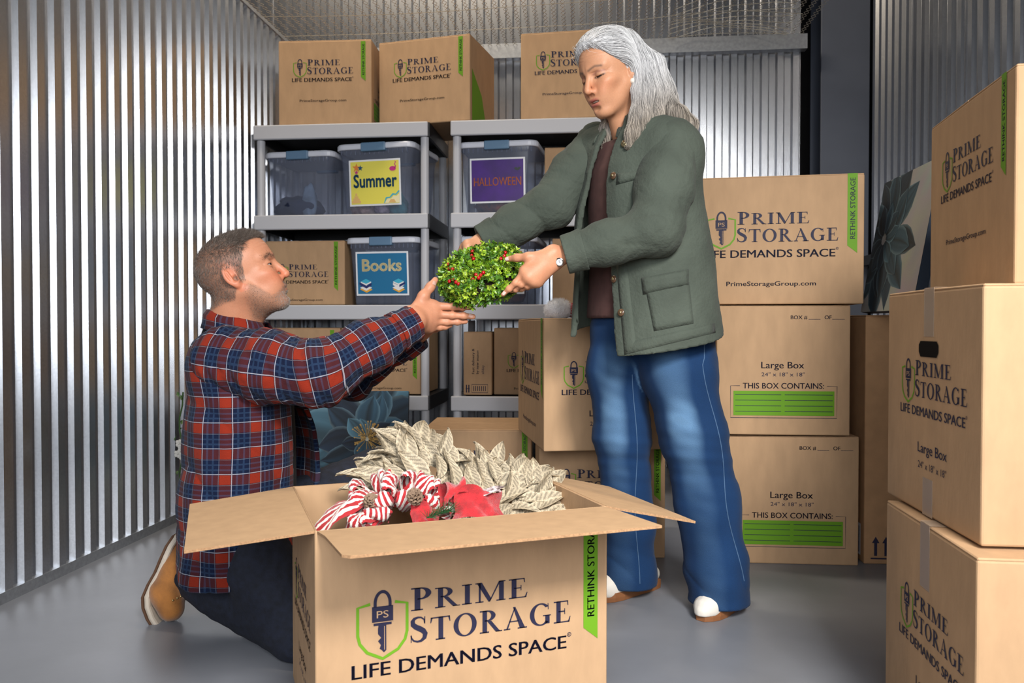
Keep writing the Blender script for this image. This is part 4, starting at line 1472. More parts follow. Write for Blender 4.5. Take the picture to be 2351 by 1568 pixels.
def plaid_mat():
    m = mat('plaid_flannel', (0.1, 0.1, 0.1), .85, bump=.35, bscale=500, sheen=.05, spec=.15)
    nt = m.node_tree; b = nt.nodes['Principled BSDF']
    uv = nt.nodes.new('ShaderNodeUVMap'); uv.uv_map = 'UVMap'
    sp = nt.nodes.new('ShaderNodeSeparateXYZ'); nt.links.new(uv.outputs[0], sp.inputs[0])

    def math_(op, a, c=None):
        n = nt.nodes.new('ShaderNodeMath'); n.operation = op
        for i, x in enumerate((a, c)):
            if x is None: continue
            if isinstance(x, (int, float)): n.inputs[i].default_value = x
            else: nt.links.new(x, n.inputs[i])
        return n.outputs[0]

    def band(fr, lo, hi):
        return math_('MULTIPLY', math_('GREATER_THAN', fr, lo), math_('LESS_THAN', fr, hi))
    ax = {}
    for k in ('X', 'Y'):
        fr = math_('FRACT', math_('ADD', math_('MULTIPLY', sp.outputs[k], 1 / .066), 50.0))
        ax[k] = (band(fr, .56, .93), math_('MAXIMUM', band(fr, .952, .980), math_('MULTIPLY', band(fr, .520, .540), .30)), math_('MAXIMUM', band(fr, .10, .17), band(fr, .30, .36)))
    s = math_('MULTIPLY', math_('ADD', ax['X'][0], ax['Y'][0]), .5)
    rp = nt.nodes.new('ShaderNodeValToRGB'); e = rp.color_ramp.elements
    e[0].position, e[0].color = 0, (.004, .009, .032, 1); e[1].position, e[1].color = 1, (.235, .021, .008, 1)
    q = e.new(.5); q.color = (.058, .011, .015, 1)
    nt.links.new(s, rp.inputs['Fac'])

    def mix(fac, a, col):
        x = nt.nodes.new('ShaderNodeMix'); x.data_type = 'RGBA'
        nt.links.new(fac, x.inputs['Factor']); nt.links.new(a, x.inputs['A']); x.inputs['B'].default_value = (*col, 1)
        return x.outputs['Result']
    c = mix(math_('MULTIPLY', math_('MAXIMUM', ax['X'][2], ax['Y'][2]), .20), rp.outputs['Color'], (.05, .11, .22))
    c = mix(math_('MULTIPLY', math_('MAXIMUM', ax['X'][1], ax['Y'][1]), .60), c, (.48, .48, .54))
    nt.links.new(c, b.inputs['Base Color'])
    return m


PLAID = plaid_mat()
camf = Vector((-math.sin(YAW), math.cos(YAW), 0)); camr = Vector((math.cos(YAW), math.sin(YAW), 0))


def J(px, py, d): return NP(at(px, py, d))


def hand_field(wrist, mcps, fingers, thumb, s=1.0, palm_r=.0135):
    """wrist point pair, knuckles, finger chains (points), thumb chain"""
    def f(P):
        d = None
        for m in mcps:
            e = rcone(P, wrist[0], m, .019 * s, palm_r * s); d = e if d is None else smin(d, e, .016 * s)
            e = rcone(P, wrist[1], m, .019 * s, palm_r * s); d = smin(d, e, .016 * s)
        for i in range(len(mcps) - 1): d = smin(d, rcone(P, mcps[i], mcps[i + 1], palm_r * s, palm_r * s), .010 * s)
        web = None
        for (pts, r) in fingers:
            e = chain(P, pts, r, .006 * s)
            for q in pts[1:-1]: e = smin(e, np.linalg.norm(P - q, axis=1) - r[1] * 1.03, .004)
            web = e if web is None else smin(web, e, .0022)
        d = smin(d, web, .008 * s)
        d = smin(d, chain(P, thumb[0], thumb[1], .010 * s), .014 * s)
        return d
    return f


def skin_cols(n, base): return np.repeat(np.array(base, float)[None], n, 0)


def nail(P, n, along, w, l, parent, m):
    n = Vector(n).normalized(); a = Vector(along).normalized(); a = (a - n * a.dot(n)).normalized(); c = n.cross(a)
    V, Fc = [], []
    for i in range(5):
        for j in range(5):
            u, v = i / 4 - .5, j / 4 - .5
            ww = w * (1 - .25 * max(0, u) * 2)
            V.append(Vector(P) + a * u * l + c * v * ww + n * (.0006 - .0016 * (2 * v) ** 2))
    for i in range(4):
        for j in range(4): Fc.append((i * 5 + j, (i + 1) * 5 + j, (i + 1) * 5 + j + 1, i * 5 + j + 1))
    return mesh_obj('fingernail', V, Fc, m, parent, smooth=True)


NAILM = mat('fingernail', (0.58, 0.36, 0.29), .3)

# ------------------------------------------------------------------ the kneeling man
MH = frame(R(19), R(20), R(-2))                      # head: face to the right, lifted
m_anchor = J(664, 627, 2.27); m_scale = 1.02
m_org = m_anchor - (np.array([.1225, 0, -.034]) * m_scale) @ MH
mh = head_fields(dict(nose=1.08, eye_open=.0024, folds=.0020, lid_drop=.0))
m_neckb = J(528, 765, 2.28)


def man_head(P):
    Q = (P - m_org) @ MH.T / m_scale
    nb = (m_neckb - m_org) @ MH.T / m_scale
    d = mh(Q)
    nk = rcone(Q, (-.022, 0, -.045), nb, .058, .066)
    nk = smin(nk, rcone(Q, (.030, 0, -.085), nb + V3(.02, 0, 0), .030, .045), .03)
    nk = smin(nk, np.minimum(rcone(Q, (-.03, .052, -.04), nb + V3(.045, .015, 0), .012, .012), rcone(Q, (-.03, -.052, -.04), nb + V3(.045, -.015, 0), .012, .012)), .015)
    return smin(d, nk, .022) * m_scale


MYAW = R(9)
MT = frame(MYAW)                                       # torso frame
m_hip = J(548, 1190, 2.28)
m_sh_n, m_el_n, m_wr_n = J(515, 828, 2.16), J(735, 858, 2.10), J(955, 738, 2.24)
m_sh_f, m_el_f, m_wr_f = J(600, 815, 2.52), J(800, 862, 2.50), J(962, 762, 2.44)
m_kn_n, m_an_n, m_hp_n = J(706, 1462, 2.07), J(446, 1328, 2.32), J(545, 1225, 2.20)
m_kn_f, m_an_f, m_hp_f = J(862, 1092, 2.62), J(880, 1400, 2.60), J(575, 1215, 2.45)
m_chest = J(556, 860, 2.32)

mz = np.array([0.15, 0.28, 0.40, 0.52, 0.64, 0.74, 0.80, 0.845])
cen = [J(552, 1275, 2.29), J(553, 1190, 2.29), J(556, 1090, 2.29), J(560, 990, 2.30), J(560, 900, 2.31), J(556, 835, 2.32), J(548, 790, 2.32), J(540, 755, 2.32)]
cl = np.array([(c - m_hip) @ MT.T for c in cen]); cl[:, 2] = mz
m_rx = np.array([.160, .162, .158, .152, .145, .132, .108, .070]); m_ry = np.array([.215, .215, .212, .215, .218, .210, .165, .080])


def m_local(P):
    Q = P - m_hip; Q = Q @ MT.T; Q = Q.copy(); Q[:, 2] = P[:, 2]; return Q


def torso_man(P, grow=0.0, fac=None):
    return loftf(m_local(P), mz, cl[:, 0], cl[:, 1], m_rx + grow, m_ry + grow, fac)


def man_body(P):
    d = smin(torso_man(P, -.03), rcone(P, m_neckb + V3(0, 0, .05), m_chest, .055, .07), .04)
    for (a, b, c) in ((m_sh_n, m_el_n, m_wr_n), (m_sh_f, m_el_f, m_wr_f)): d = smin(d, chain(P, [a, b, c], [.050, .040, .026], .02), .03)
    for (a, b, c) in ((m_hp_n, m_kn_n, m_an_n), (m_hp_f, m_kn_f, m_an_f)): d = smin(d, chain(P, [a, b, c], [.075, .050, .036], .02), .03)
    return d


# hands
dn = 2.30
mhn = hand_field((J(944, 724, 2.255), J(950, 749, 2.26)), [J(993, 703, dn), J(994, 722, dn - .004), J(990, 737, dn), J(984, 750, dn + .006)],
                 [([J(993, 703, dn), J(1040, 704, dn + .006), J(1062, 705, dn + .012), J(1081, 706, dn + .018)], [.0125, .0098, .0088, .0074]),
                  ([J(994, 722, dn), J(1038, 724, dn + .006), J(1064, 725, dn + .012), J(1086, 727, dn + .02)], [.0122, .0098, .0088, .0076]),
                  ([J(990, 737, dn), J(1026, 739, dn + .012), J(1050, 739, dn + .02), J(1069, 738, dn + .028)], [.0115, .0094, .0082, .0072]),
                  ([J(984, 750, dn + .006), J(1010, 751, dn + .016), J(1022, 750, dn + .022), J(1034, 747, dn + .03)], [.0108, .0086, .0076, .0068])],
                 ([J(955, 712, 2.28), J(972, 680, 2.285), J(988, 659, 2.30), J(999, 643, 2.315)], [.0190, .0145, .0118, .0088]), 1.08)
df = 2.44
mhf = hand_field((J(950, 745, 2.43), J(956, 768, 2.43)), [J(985, 712, df), J(986, 728, df), J(982, 745, df), J(978, 757, df - .004)],
                 [([J(985, 712, df), J(1030, 712, df), J(1062, 710, df - .005)], [.012, .0098, .0078]), ([J(986, 728, df), J(1034, 727, df), J(1070, 726, df)], [.012, .0098, .0078]),
                  ([J(982, 745, df), J(1026, 741, df), J(1060, 738, df)], [.0115, .009, .0075]), ([J(978, 757, df), J(1000, 756, df), J(1024, 752, df)], [.0105, .0086, .007])],
                 ([J(956, 735, 2.43), J(964, 695, 2.43), J(972, 670, 2.435)], [.018, .013, .009]), 1.05)


def arm_skin(a, b, r0, r1):
    return lambda P: rcone(P, a, b, r0, r1)


def man_hand_n(P): return smin(mhn(P), rcone(P, m_wr_n, m_wr_n + (m_el_n - m_wr_n) * .35, .028, .032), .02)
def man_hand_f(P): return smin(mhf(P), rcone(P, m_wr_f, m_wr_f + (m_el_f - m_wr_f) * .35, .027, .032), .02)


MS = (0.56, 0.250, 0.145)
hv, hf_ = sdf_mesh(man_head, m_org - .19, m_org + .19, .0024, 2)
keep = (hv[:, 2] > m_neckb[2] - .03)
lq = (hv - m_org) @ MH.T / m_scale
ax_, ay_, az_ = lq[:, 0], np.abs(lq[:, 1]), lq[:, 2]
col = skin_cols(len(hv), MS)
g = lambda c, r: np.exp(-(((lq[:, [0, 2]] - np.array(c)) / r) ** 2).sum(1))
redden = .9 * g((.105, -.035), .02) + .55 * np.exp(-(((ax_ - .07) / .03) ** 2 + ((az_ + .03) / .022) ** 2 + ((ay_ - .05) / .03) ** 2)) + .8 * (ay_ > .072) * (np.abs(ax_ + .02) < .035) * (np.abs(az_ + .004) < .045)
col = col * (1 - .0 * redden[:, None]) + redden[:, None] * np.array((.06, -.045, -.035))
beard = smooth01(az_, -.022, -.040) * 0
bl = -.030 - .62 * np.clip(ax_ - .0, 0, .06) + .010 * np.sin(ax_ * 70)        # upper edge of the beard on the cheek
inb = smooth01(bl - az_, -.004, .010) * smooth01(ax_, -.022, -.004) * smooth01(az_, -.135, -.118) * smooth01(ax_ + (az_ + .10) * -.2, -.02, .01)
inb = np.maximum(inb, smooth01(-.049 - az_, -.002, .003) * smooth01(ax_, .080, .088) * smooth01(.028 - ay_, -.003, .003))
inb *= 1 - np.exp(-(((az_ + .0685) / .0095) ** 4 + ((ay_) / .024) ** 4)) * (ax_ > .080)
inb *= 1 - np.exp(-(((az_ + .088) / .007) ** 2 + (ay_ / .014) ** 4)) * (ax_ > .085) * .6
stub = np.array((.26, .15, .10)) * (1 + .0 * az_[:, None])
col = col * (1 - inb[:, None] * .55) + stub * inb[:, None] * .55
lip = np.exp(-(((az_ + .0685) / .0062) ** 2 + (ay_ / .021) ** 4)) * (ax_ > .089)
col = col * (1 - lip[:, None] * .6) + np.array((.33, .105, .085)) * lip[:, None] * .6
slit = np.exp(-(((az_ + .068) / .0016) ** 2)) * (ay_ < .022) * (ax_ > .086)
col = col * (1 - slit[:, None] * .5)
sclp_line = .050 - 0.62 * np.clip(.070 - ax_, 0, 1) + .0
hz_ = np.interp(ax_, [-.2, -.03, -.012, -.006, .012, .020, .032, .045, .08], [-.060, -.060, -.030, -.030, -.022, .025, .050, .073, .082]) + np.where(ax_ > .03, (ay_ - .03) * .12, 0)
earm = np.exp(-(((ax_ + .020) / .019) ** 4 + ((az_ + .006) / .036) ** 4)) * smooth01(ay_, .070, .076)
scalp = smooth01(az_ - hz_, -.006, .010) * (1 - earm)
col = col * (1 - scalp[:, None] * .7) + np.array((.12, .075, .055)) * scalp[:, None] * .7
aQ = lq.copy(); aQ[:, 1] = ay_
brow = np.exp(-((np.minimum(seg2(aQ, (.012, .0225), (.034, .0275)), seg2(aQ, (.034, .0275), (.050, .0215))) / .0050) ** 2)) * (ax_ > .05)
lash = np.exp(-((seg2(aQ, (.020, .0030), (.048, .0012)) / .0022) ** 2)) * (ax_ > .06)
col = col * (1 - lash[:, None] * .6)
bag = np.exp(-((seg2(aQ, (.022, -.0065), (.046, -.0060)) / .0018) ** 2)) * (ax_ > .06)
col = col * (1 - bag[:, None] * .18)
col = col * (1 - brow[:, None] * .72) + np.array((.10, .062, .045)) * brow[:, None] * .72
col = np.clip(col, .004, 1)
hnv, hnf = sdf_mesh(man_hand_n, J(920, 790, 2.2) - V3(.05, .1, .02), J(1100, 620, 2.4) + V3(.05, .1, .03), .0025)
hfv, hff = sdf_mesh(man_hand_f, np.minimum(J(920, 790, 2.40), J(1100, 790, 2.52)) - .05, np.maximum(J(1100, 640, 2.52), J(1100, 640, 2.40)) + .05, .0032)
bv, bf = sdf_mesh(man_body, np.minimum.reduce([m_an_n, m_kn_n, m_sh_n, m_hip]) - V3(.2, .2, .05), np.maximum.reduce([m_an_f, m_wr_f, m_wr_n, m_kn_f]) + V3(.1, .15, .12), .011)
hcol = skin_cols(len(hnv), MS) * (1 + .10 * wob(hnv, 3, 60)[:, None])
hcol2 = skin_cols(len(hfv), MS)
off = [0, len(hv), len(hv) + len(hnv), len(hv) + len(hnv) + len(hfv)]
man = np_mesh('person', np.concatenate([hv, hnv, hfv, bv]), np.concatenate([hf_, hnf + off[1], hff + off[2], bf + off[3]]), SKIN, None,
              np.concatenate([col, hcol, hcol2, skin_cols(len(bv), MS)]))
tag(man, 'kneeling man in a red and navy plaid shirt reaching for the green wreath', 'person')

# eyes
for s in (-1, 1):
    c = m_org + (np.array([.0735, s * .0325, .002]) * m_scale) @ MH
    b = MB(); b.ball((0, 0, 0), .0128, 16, 12); e = b.build('eye', EYE_W, man, c, smooth=True)
    b = MB(); fw = Vector(MH[0]); b.ball(Vector(fw) * .0088, .0064, 12, 8); b.build('iris', EYE_D, e, smooth=True)

# hair: short, brushed up at the front; stubble beard; brows
fn = lambda P: man_head(P)
hn = sdf_grad(fn, hv, .001)
r_ = np.random.default_rng(5)
w = np.where(scalp > .35, 1.0, 0) * np.where(az_ > .02, 1.0, .8)
ii = r_.choice(len(hv), 24000, p=w / w.sum())
topness = smooth01(az_[ii], .045, .085)
ln = .0055 + .016 * topness * smooth01(ax_[ii], -.10, .05) + .006 * smooth01(az_[ii], .0, .05)
up_l, fw_l = MH[2], MH[0]
dirv = hn[ii] * (.28 + .6 * (topness * smooth01(ax_[ii], .0, .06)))[:, None] + (fw_l * .55)[None] * topness[:, None] * .8 + (-up_l * .75 - fw_l * .25)[None] * (1 - topness)[:, None] + r_.normal(size=(len(ii), 3)) * .24
dirv /= np.linalg.norm(dirv, axis=1)[:, None]
grey = np.clip(r_.random(len(ii)) * 1.0 + .25 * (1 - topness), 0, 1)
hc = np.array((.045, .026, .017))[None] * (1 - grey[:, None]) + np.array((.24, .20, .17))[None] * grey[:, None]
mhair = strands('hair', hv[ii] - hn[ii] * .001 + r_.normal(size=(len(ii), 3)) * .0012, dirv, hn[ii], ln, .00040, hc, HAIRM, man, .35)
w = np.clip(inb, 0, 1) * (hv[:, 2] > m_neckb[2] - .02)
ii = r_.choice(len(hv), 9000, p=w / w.sum())
dirv = hn[ii] * .45 - up_l[None] * .7 + fw_l[None] * .15 + r_.normal(size=(len(ii), 3)) * .3
dirv /= np.linalg.norm(dirv, axis=1)[:, None]
chin = smooth01(ax_[ii], .055, .085)
grey = np.clip(r_.random(len(ii)) * .6 + .6 * chin * (az_[ii] < -.075), 0, 1)
hc = np.array((.13, .070, .042))[None] * (1 - grey[:, None]) + np.array((.48, .43, .38))[None] * grey[:, None]
strands('beard', hv[ii] - hn[ii] * .0004 + r_.normal(size=(len(ii), 3)) * .0008, dirv, hn[ii], (.0022 + .0022 * chin), .00028, hc, HAIRM, man, .3)
w = brow * (ax_ > .05)
ii = r_.choice(len(hv), 1800, p=w / w.sum())
dirv = hn[ii] * .35 - fw_l[None] * .6 + up_l[None] * .25 + r_.normal(size=(len(ii), 3)) * .2; dirv /= np.linalg.norm(dirv, axis=1)[:, None]
strands('eyebrows', hv[ii] - hn[ii] * .0004, dirv, hn[ii], np.full(len(ii), .0065), .00035, np.repeat(np.array([[.055, .035, .025]]), len(ii), 0), HAIRM, man, .3)
for (px, py, d_, al) in ((1075, 703, 2.313, (1060, 1081)), ):
    pass

# ---- shirt: torso with an open front, two sleeves, collar, cuffs
def m_flare(phi, z):
    g = 1 + .42 * smooth01(phi, .05, .60) * (1 - smooth01(phi, 1.1, 1.9)) * smooth01(.74 - z, 0, .3)
    g = g + .012 * np.sin(phi * 9 + z * 14) * smooth01(.70 - z, 0, .1) + .016 * np.sin(phi * 4 - z * 22 + 1) * smooth01(.6 - z, 0, .2)
    return g


def shirt_outer(P):
    d = torso_man(P, .0, m_flare)
    d = smin(d, ell(P, m_sh_n + V3(-.01, .02, -.005), (.085, .085, .085)), .06)
    d = smin(d, ell(P, m_sh_f + V3(-.01, -.03, -.01), (.08, .08, .08)), .06)
    return d + .0030 * wob(P * np.array([1, 1, .6]), 4, 34) + .0045 * crease(P @ np.array([30., 22, 26]) + 3 * wob(P, 61, 6)) * smooth01(.72 - P[:, 2], 0, .15)


def sleeve_n(P):
    d = chain(P, [m_sh_n, m_sh_n + (m_el_n - m_sh_n) * .5, m_el_n, m_el_n + (m_wr_n - m_el_n) * .5, m_wr_n + (m_el_n - m_wr_n) * .04], [.090, .084, .074, .060, .047], .05)
    ax = (m_wr_n - m_sh_n) / np.linalg.norm(m_wr_n - m_sh_n); t = (P - m_sh_n) @ ax
    fold = .0040 * crease(t * 55 + 5 * wob(P, 8, 9)) * np.exp(-((t - .26) / .16) ** 2) + .0045 * wob(P, 12, 28) + .003 * wob(P * np.array([1.6, 1, .6]), 13, 55) + .0028 * crease((P - m_sh_n) @ np.array([50, 10, 65.]) + 2 * wob(P, 3, 8)) * np.exp(-((t - .08) / .10) ** 2)
    return d + fold


def sleeve_f(P):
    d = chain(P, [m_sh_f, m_el_f, m_wr_f + (m_el_f - m_wr_f) * .06], [.080, .068, .046], .05)
    return d + .004 * wob(P, 15, 26) + .006 * crease(P @ np.array([48., 10, 40]) + 3 * wob(P, 63, 7))


def shell(d, t): return np.maximum(d, -(d + t))
def hollow(d, ax): return np.maximum(np.maximum(d, -np.maximum(d + .012, -ax - .06)), ax)
def crease(x): return 1 - 2 * np.sqrt(np.abs(np.sin(x * .5)) + .02)


def shirt_torso(P):
    Q = m_local(P)
    d = shell(shirt_outer(P), .013)
    X = np.interp(Q[:, 2], mz, cl[:, 0]); Y = np.interp(Q[:, 2], mz, cl[:, 1])
    phi = np.arctan2(Q[:, 1] - Y, Q[:, 0] - X)
    z = P[:, 2]
    a0 = np.interp(z, [.15, .55, .70, .80], [-.40, -.34, -.22, -.05]); a1 = np.interp(z, [.15, .55, .70, .80], [.80, .72, .45, .15])
    rr = np.hypot(Q[:, 0] - X, Q[:, 1] - Y)
    op = np.maximum(a0 - phi, phi - a1) * rr                    # <0 inside the opening
    d = np.maximum(d, -op)
    hem = .172 + .035 * np.cos(phi * 2 + .3) * .6 + .0
    d = np.maximum(d, hem - z)
    nb = np.linalg.norm((P - m_neckb - V3(0.015, 0, .045)) * np.array([1, 1, .55]), axis=1) - .062
    return np.maximum(d, -nb)


def split_uv(V, Fq, uvf):
    uv = uvf(V)[Fq]                                              # faces x 4 x 2
    return uv


def arm_uv(V, a, b, c, r):
    """u along the arm, v around it"""
    ab, bc = b - a, c - b; la, lb = np.linalg.norm(ab), np.linalg.norm(bc)
    t1 = np.clip((V - a) @ ab / la / la, -1, 1.5); t2 = np.clip((V - b) @ bc / lb / lb, -.5, 2)
    d1 = np.linalg.norm(V - a - np.clip(t1, 0, 1)[:, None] * ab, axis=1); d2 = np.linalg.norm(V - b - np.clip(t2, 0, 1)[:, None] * bc, axis=1)
    w = 1 / (1 + np.exp(-(d1 - d2) / .012))
    s = (t1 * la) * (1 - w) + (la + t2 * lb) * w
    axis = (c - a) / np.linalg.norm(c - a)
    e1 = np.cross(axis, (0, 0, 1.)); e1 /= np.linalg.norm(e1); e2 = np.cross(e1, axis)
    p1 = V - a - np.clip(t1, -1, 1)[:, None] * ab; p2 = V - b - np.clip(t2, 0, 2)[:, None] * bc; q = p1 * (1 - w)[:, None] + p2 * w[:, None]
    ang = np.arctan2(q @ e2, -(q @ e1) * np.sign(e1 @ NP(camf)) )
    return np.stack([s, ang * r], 1)


def fix_wrap(uv, per):
    """keep faces across the seam together"""
    v = uv[..., 1]; m = (v.max(1) - v.min(1)) > per / 2
    v[m] = np.where(v[m] < 0, v[m] + per, v[m]); uv[..., 1] = v
    return uv


blo, bhi = np.array([m_hip[0] - .30, m_hip[1] - .36, .10]), np.array([m_hip[0] + .36, m_hip[1] + .42, .92])
sv, sf = sdf_mesh(shirt_torso, blo, bhi, .0055)


def torso_uv(V):
    Q = m_local(V); X = np.interp(Q[:, 2], mz, cl[:, 0]); Y = np.interp(Q[:, 2], mz, cl[:, 1])
    ph = np.arctan2(Q[:, 1] - Y, Q[:, 0] - X)
    return np.stack([Q[:, 2] + .02 * np.sin(ph * 2) * 0, ph * .185], 1)


shirt = np_mesh('plaid_shirt', sv, sf, PLAID, man, None, fix_wrap(torso_uv(sv)[sf], 2 * math.pi * .185))
for fnn, (a, b, c), nm in ((sleeve_n, (m_sh_n, m_el_n, m_wr_n), 'n'), (sleeve_f, (m_sh_f, m_el_f, m_wr_f), 'f')):
    axs = (c - b) / np.linalg.norm(c - b); end = c + (b - c) * .03
    fo = lambda P, fnn=fnn, axs=axs, end=end: hollow(fnn(P), (P - end) @ axs)
    lo = np.minimum.reduce([a, b, c]) - .13; hi = np.maximum.reduce([a, b, c]) + .13
    v, f_ = sdf_mesh(fo, lo, hi, .005)
    np_mesh('sleeve', v, f_, PLAID, shirt, None, fix_wrap(arm_uv(v, a, b, c, .068)[f_], 2 * math.pi * .068))
    # cuff band
    cu0, cu1 = end - axs * .055, end + axs * .004
    fc = lambda P, fnn=fnn, axs=axs, end=end: np.maximum(np.maximum(shell(fnn(P) - .0055, .016), (P - end) @ axs - .006), -(P - end) @ axs - .060)
    v, f_ = sdf_mesh(fc, end - .10, end + .10, .0035)
    np_mesh('cuff', v, f_, PLAID, shirt, None, fix_wrap(arm_uv(v, a, b, c, .068)[f_], 2 * math.pi * .068))


def collar_strip(pts_in, height, flare, m, parent, name='collar', seed=0, uvk=1.0):
    """standing, slightly turned-out collar around the neck; pts: base loop (open)"""
    n = len(pts_in); V, Fc, UV = [], [], []
    s = 0; cen_ = sum((Vector(p) for p in pts_in), Vector()) / n
    for i, p in enumerate(pts_in):
        p = Vector(p)
        if i: s += (p - Vector(pts_in[i - 1])).length
        o = (p - cen_); o.z = 0; o.normalize()
        h = height if not callable(height) else height(i / (n - 1))
        prof = [(0, 0), (.002, .5 * h), (.006, h), (.014, h * 1.02), (.024, h * .72), (flare, h * .25), (flare + .004, -.004)]
        for (a, b) in prof: V.append(p + o * a + Vector((0, 0, b))); UV.append((b * uvk + (.08 if a > .012 else 0), s))
    k = 7
    for i in range(n - 1):
        for j in range(k - 1): Fc.append((i * k + j, (i + 1) * k + j, (i + 1) * k + j + 1, i * k + j + 1))
    o = mesh_obj(name, V, Fc, m, parent, smooth=True)
    uv = o.data.uv_layers.new(name='UVMap')
    for l in o.data.loops: uv.data[l.index].uv = UV[l.vertex_index]
    md = o.modifiers.new('thick', 'SOLIDIFY'); md.thickness = .003
    return o


nc = m_neckb + V3(.0, .0, .03)
pts = []
for k in range(27):
    a = R(28 + 304 * k / 26)
    l = np.array([.024 + math.cos(a) * .068, math.sin(a) * .068, 0]) @ MT
    back = (1 - math.cos(a)) / 2
    pts.append(nc + l + V3(0, 0, -.050 + .040 * back))
collar_strip(pts, .044, .026, PLAID, shirt)

# black tee under the shirt
tv, tf = sdf_mesh(lambda P: np.maximum(smin(torso_man(P, -.012), rcone(P, m_neckb + V3(.0, 0, -.005), m_chest, .072, .09), .03), P[:, 2] - m_neckb[2] - .012), blo, bhi, .010)
np_mesh('black_tee', tv, tf, mat('black_tee', (0.006, 0.006, 0.008), .9), man)
# pocket tag patch at the collar
# jeans
DARKDEN = mat('dark_denim', (0.007, 0.010, 0.022), .85, var=.4, scale=60, bump=.3, bscale=300)


def jeans_m(P):
    d = chain(P, [m_hp_n, m_kn_n, m_an_n], [.110, .078, .064], .03)
    d = smin(d, chain(P, [m_hp_f, m_kn_f, m_an_f], [.110, .080, .066], .03), .05)
    d = smin(d, ell(P, m_hip + V3(0, .03, -.02), (.13, .19, .12)), .06)
    d = d + .005 * wob(P, 21, 26) + .004 * np.sin((P - m_kn_n) @ np.array([45, 0, 60.])) * np.exp(-(np.linalg.norm(P - m_an_n, axis=1) / .16) ** 2)
    return np.maximum(d, .004 - P[:, 2])


jv, jf = sdf_mesh(jeans_m, np.minimum.reduce([m_an_n, m_kn_n, m_hip]) - V3(.16, .16, .12), np.maximum.reduce([m_kn_f, m_an_f, m_hip]) + V3(.14, .2, .14), .0085)
np_mesh('jeans', jv, jf, DARKDEN, man)
# boots: kneeling foot upright on its toes
SUEDE = mat('tan_suede', (0.30, 0.115, 0.022), .85, var=.3, scale=22, bump=.3, bscale=300, sheen=.3); SOLE_W = mat('cream_midsole', (0.46, 0.40, 0.33), .7); SOLE_B = mat('brown_outsole', (0.08, 0.035, 0.015), .8)


def boot_n(P):
    toe, ball_, mid, heel = J(393, 1396, 2.30), J(384, 1356, 2.31), J(406, 1318, 2.32), J(426, 1262, 2.34)
    d = chain(P, [toe, ball_, mid, heel], [.036, .042, .041, .036], .03)
    d = smin(d, rcone(P, J(420, 1300, 2.33), J(455, 1335, 2.30), .046, .050), .035)
    return np.maximum(d, .004 - P[:, 2]) + .0012 * wob(P, 2, 70)


v, f_ = sdf_mesh(boot_n, J(380, 1440, 2.3) - .10, J(440, 1220, 2.33) + .12, .004)
boot = np_mesh('boot', v, f_, SUEDE, man)
for (dx, w_, m_, nm, th) in ((0, .094, SOLE_W, 'midsole', .016), (-9, .098, SOLE_B, 'outsole', .007)):
    pth = [(372, 1431), (361, 1409), (353, 1383), (352, 1360), (362, 1334), (378, 1306), (393, 1272), (404, 1246), (418, 1224)]
    b = MB(); loops = []
    for i, (x, y) in enumerate(pth):
        p = at(x + dx, y, 2.31 + .004 * i); q0, q1 = at(*pth[max(i - 1, 0)], 2.31), at(*pth[min(i + 1, len(pth) - 1)], 2.31)
        t = (q1 - q0).normalized(); nrm = camf.cross(t).normalized()
        ww = w_ * (0.80 if i in (0, 8) else (.92 if i in (1, 4, 5, 7) else 1.0))
        L = []
        for (u, vv, _) in rrect(ww, th, th * .45, 0, 2): L.append(p + camf * u + nrm * vv)
        loops.append(L)
    b.loft(loops); b.build(nm, m_, boot, smooth=False)
EYEL = mat('brass_eyelet', (0.45, 0.33, 0.15), .3, metal=.9)
for (x, y) in ((407, 1373), (415, 1369), (421, 1362), (397, 1378)):
    p = march(boot_n, x, y, 2.1, 2.5)
    if p is not None:
        b = MB(); b.ball((0, 0, 0), .0035, 8, 6); b.build('eyelet', EYEL, boot, p, smooth=True)


def boot_f(P):
    a = m_an_f; d = chain(P, [V3(a[0] - .02, a[1], .05), V3(a[0] + .12, a[1] + .02, .04)], [.045, .04], .02)
    return np.maximum(smin(d, rcone(P, a + V3(0, 0, .03), V3(a[0], a[1], .05), .05, .045), .03), .003 - P[:, 2])


v, f_ = sdf_mesh(boot_f, V3(m_an_f[0] - .12, m_an_f[1] - .12, 0 - .02), V3(m_an_f[0] + .22, m_an_f[1] + .12, m_an_f[2] + .12), .008)
np_mesh('boot', v, f_, SUEDE, man)
# ------------------------------------------------------------------ the standing woman
WS = (0.58, 0.285, 0.160)
WYAW = R(221)
WH = frame(R(219.5), R(-19), R(3)); w_scale = .955
w_anchor = J(1345, 212, 2.31)
w_org = w_anchor - (np.array([.1205, 0, -.034]) * w_scale) @ WH
wh = head_fields(dict(nose=1.02, eye_open=.0016, folds=.0019, lid_drop=-.0035, mouth_open=.0022, slim=.16))
w_neckb = J(1452, 318, 2.44)


def woman_head(P):
    Q = (P - w_org) @ WH.T / w_scale
    nb = (w_neckb - w_org) @ WH.T / w_scale
    nk = rcone(Q, (-.025, 0, -.050), nb, .046, .058)
    nk = smin(nk, rcone(Q, (.034, 0, -.086), nb + V3(.03, 0, 0), .024, .035), .025)
    return smin(wh(Q), nk, .020) * w_scale


WT = frame(WYAW)
w_c0 = J(1482, 700, 2.42)
w_sh_l, w_el_l, w_wr_l = J(1545, 335, 2.30), J(1506, 528, 2.20), J(1286, 588, 2.22)
w_sh_r, w_el_r, w_wr_r = J(1372, 335, 2.54), J(1268, 470, 2.50), J(1098, 560, 2.48)
w_hp_l, w_hp_r = J(1560, 745, 2.38), J(1430, 745, 2.49)
wz = np.array([.740, .80, .90, 1.00, 1.10, 1.20, 1.30, 1.37, 1.425, 1.46])


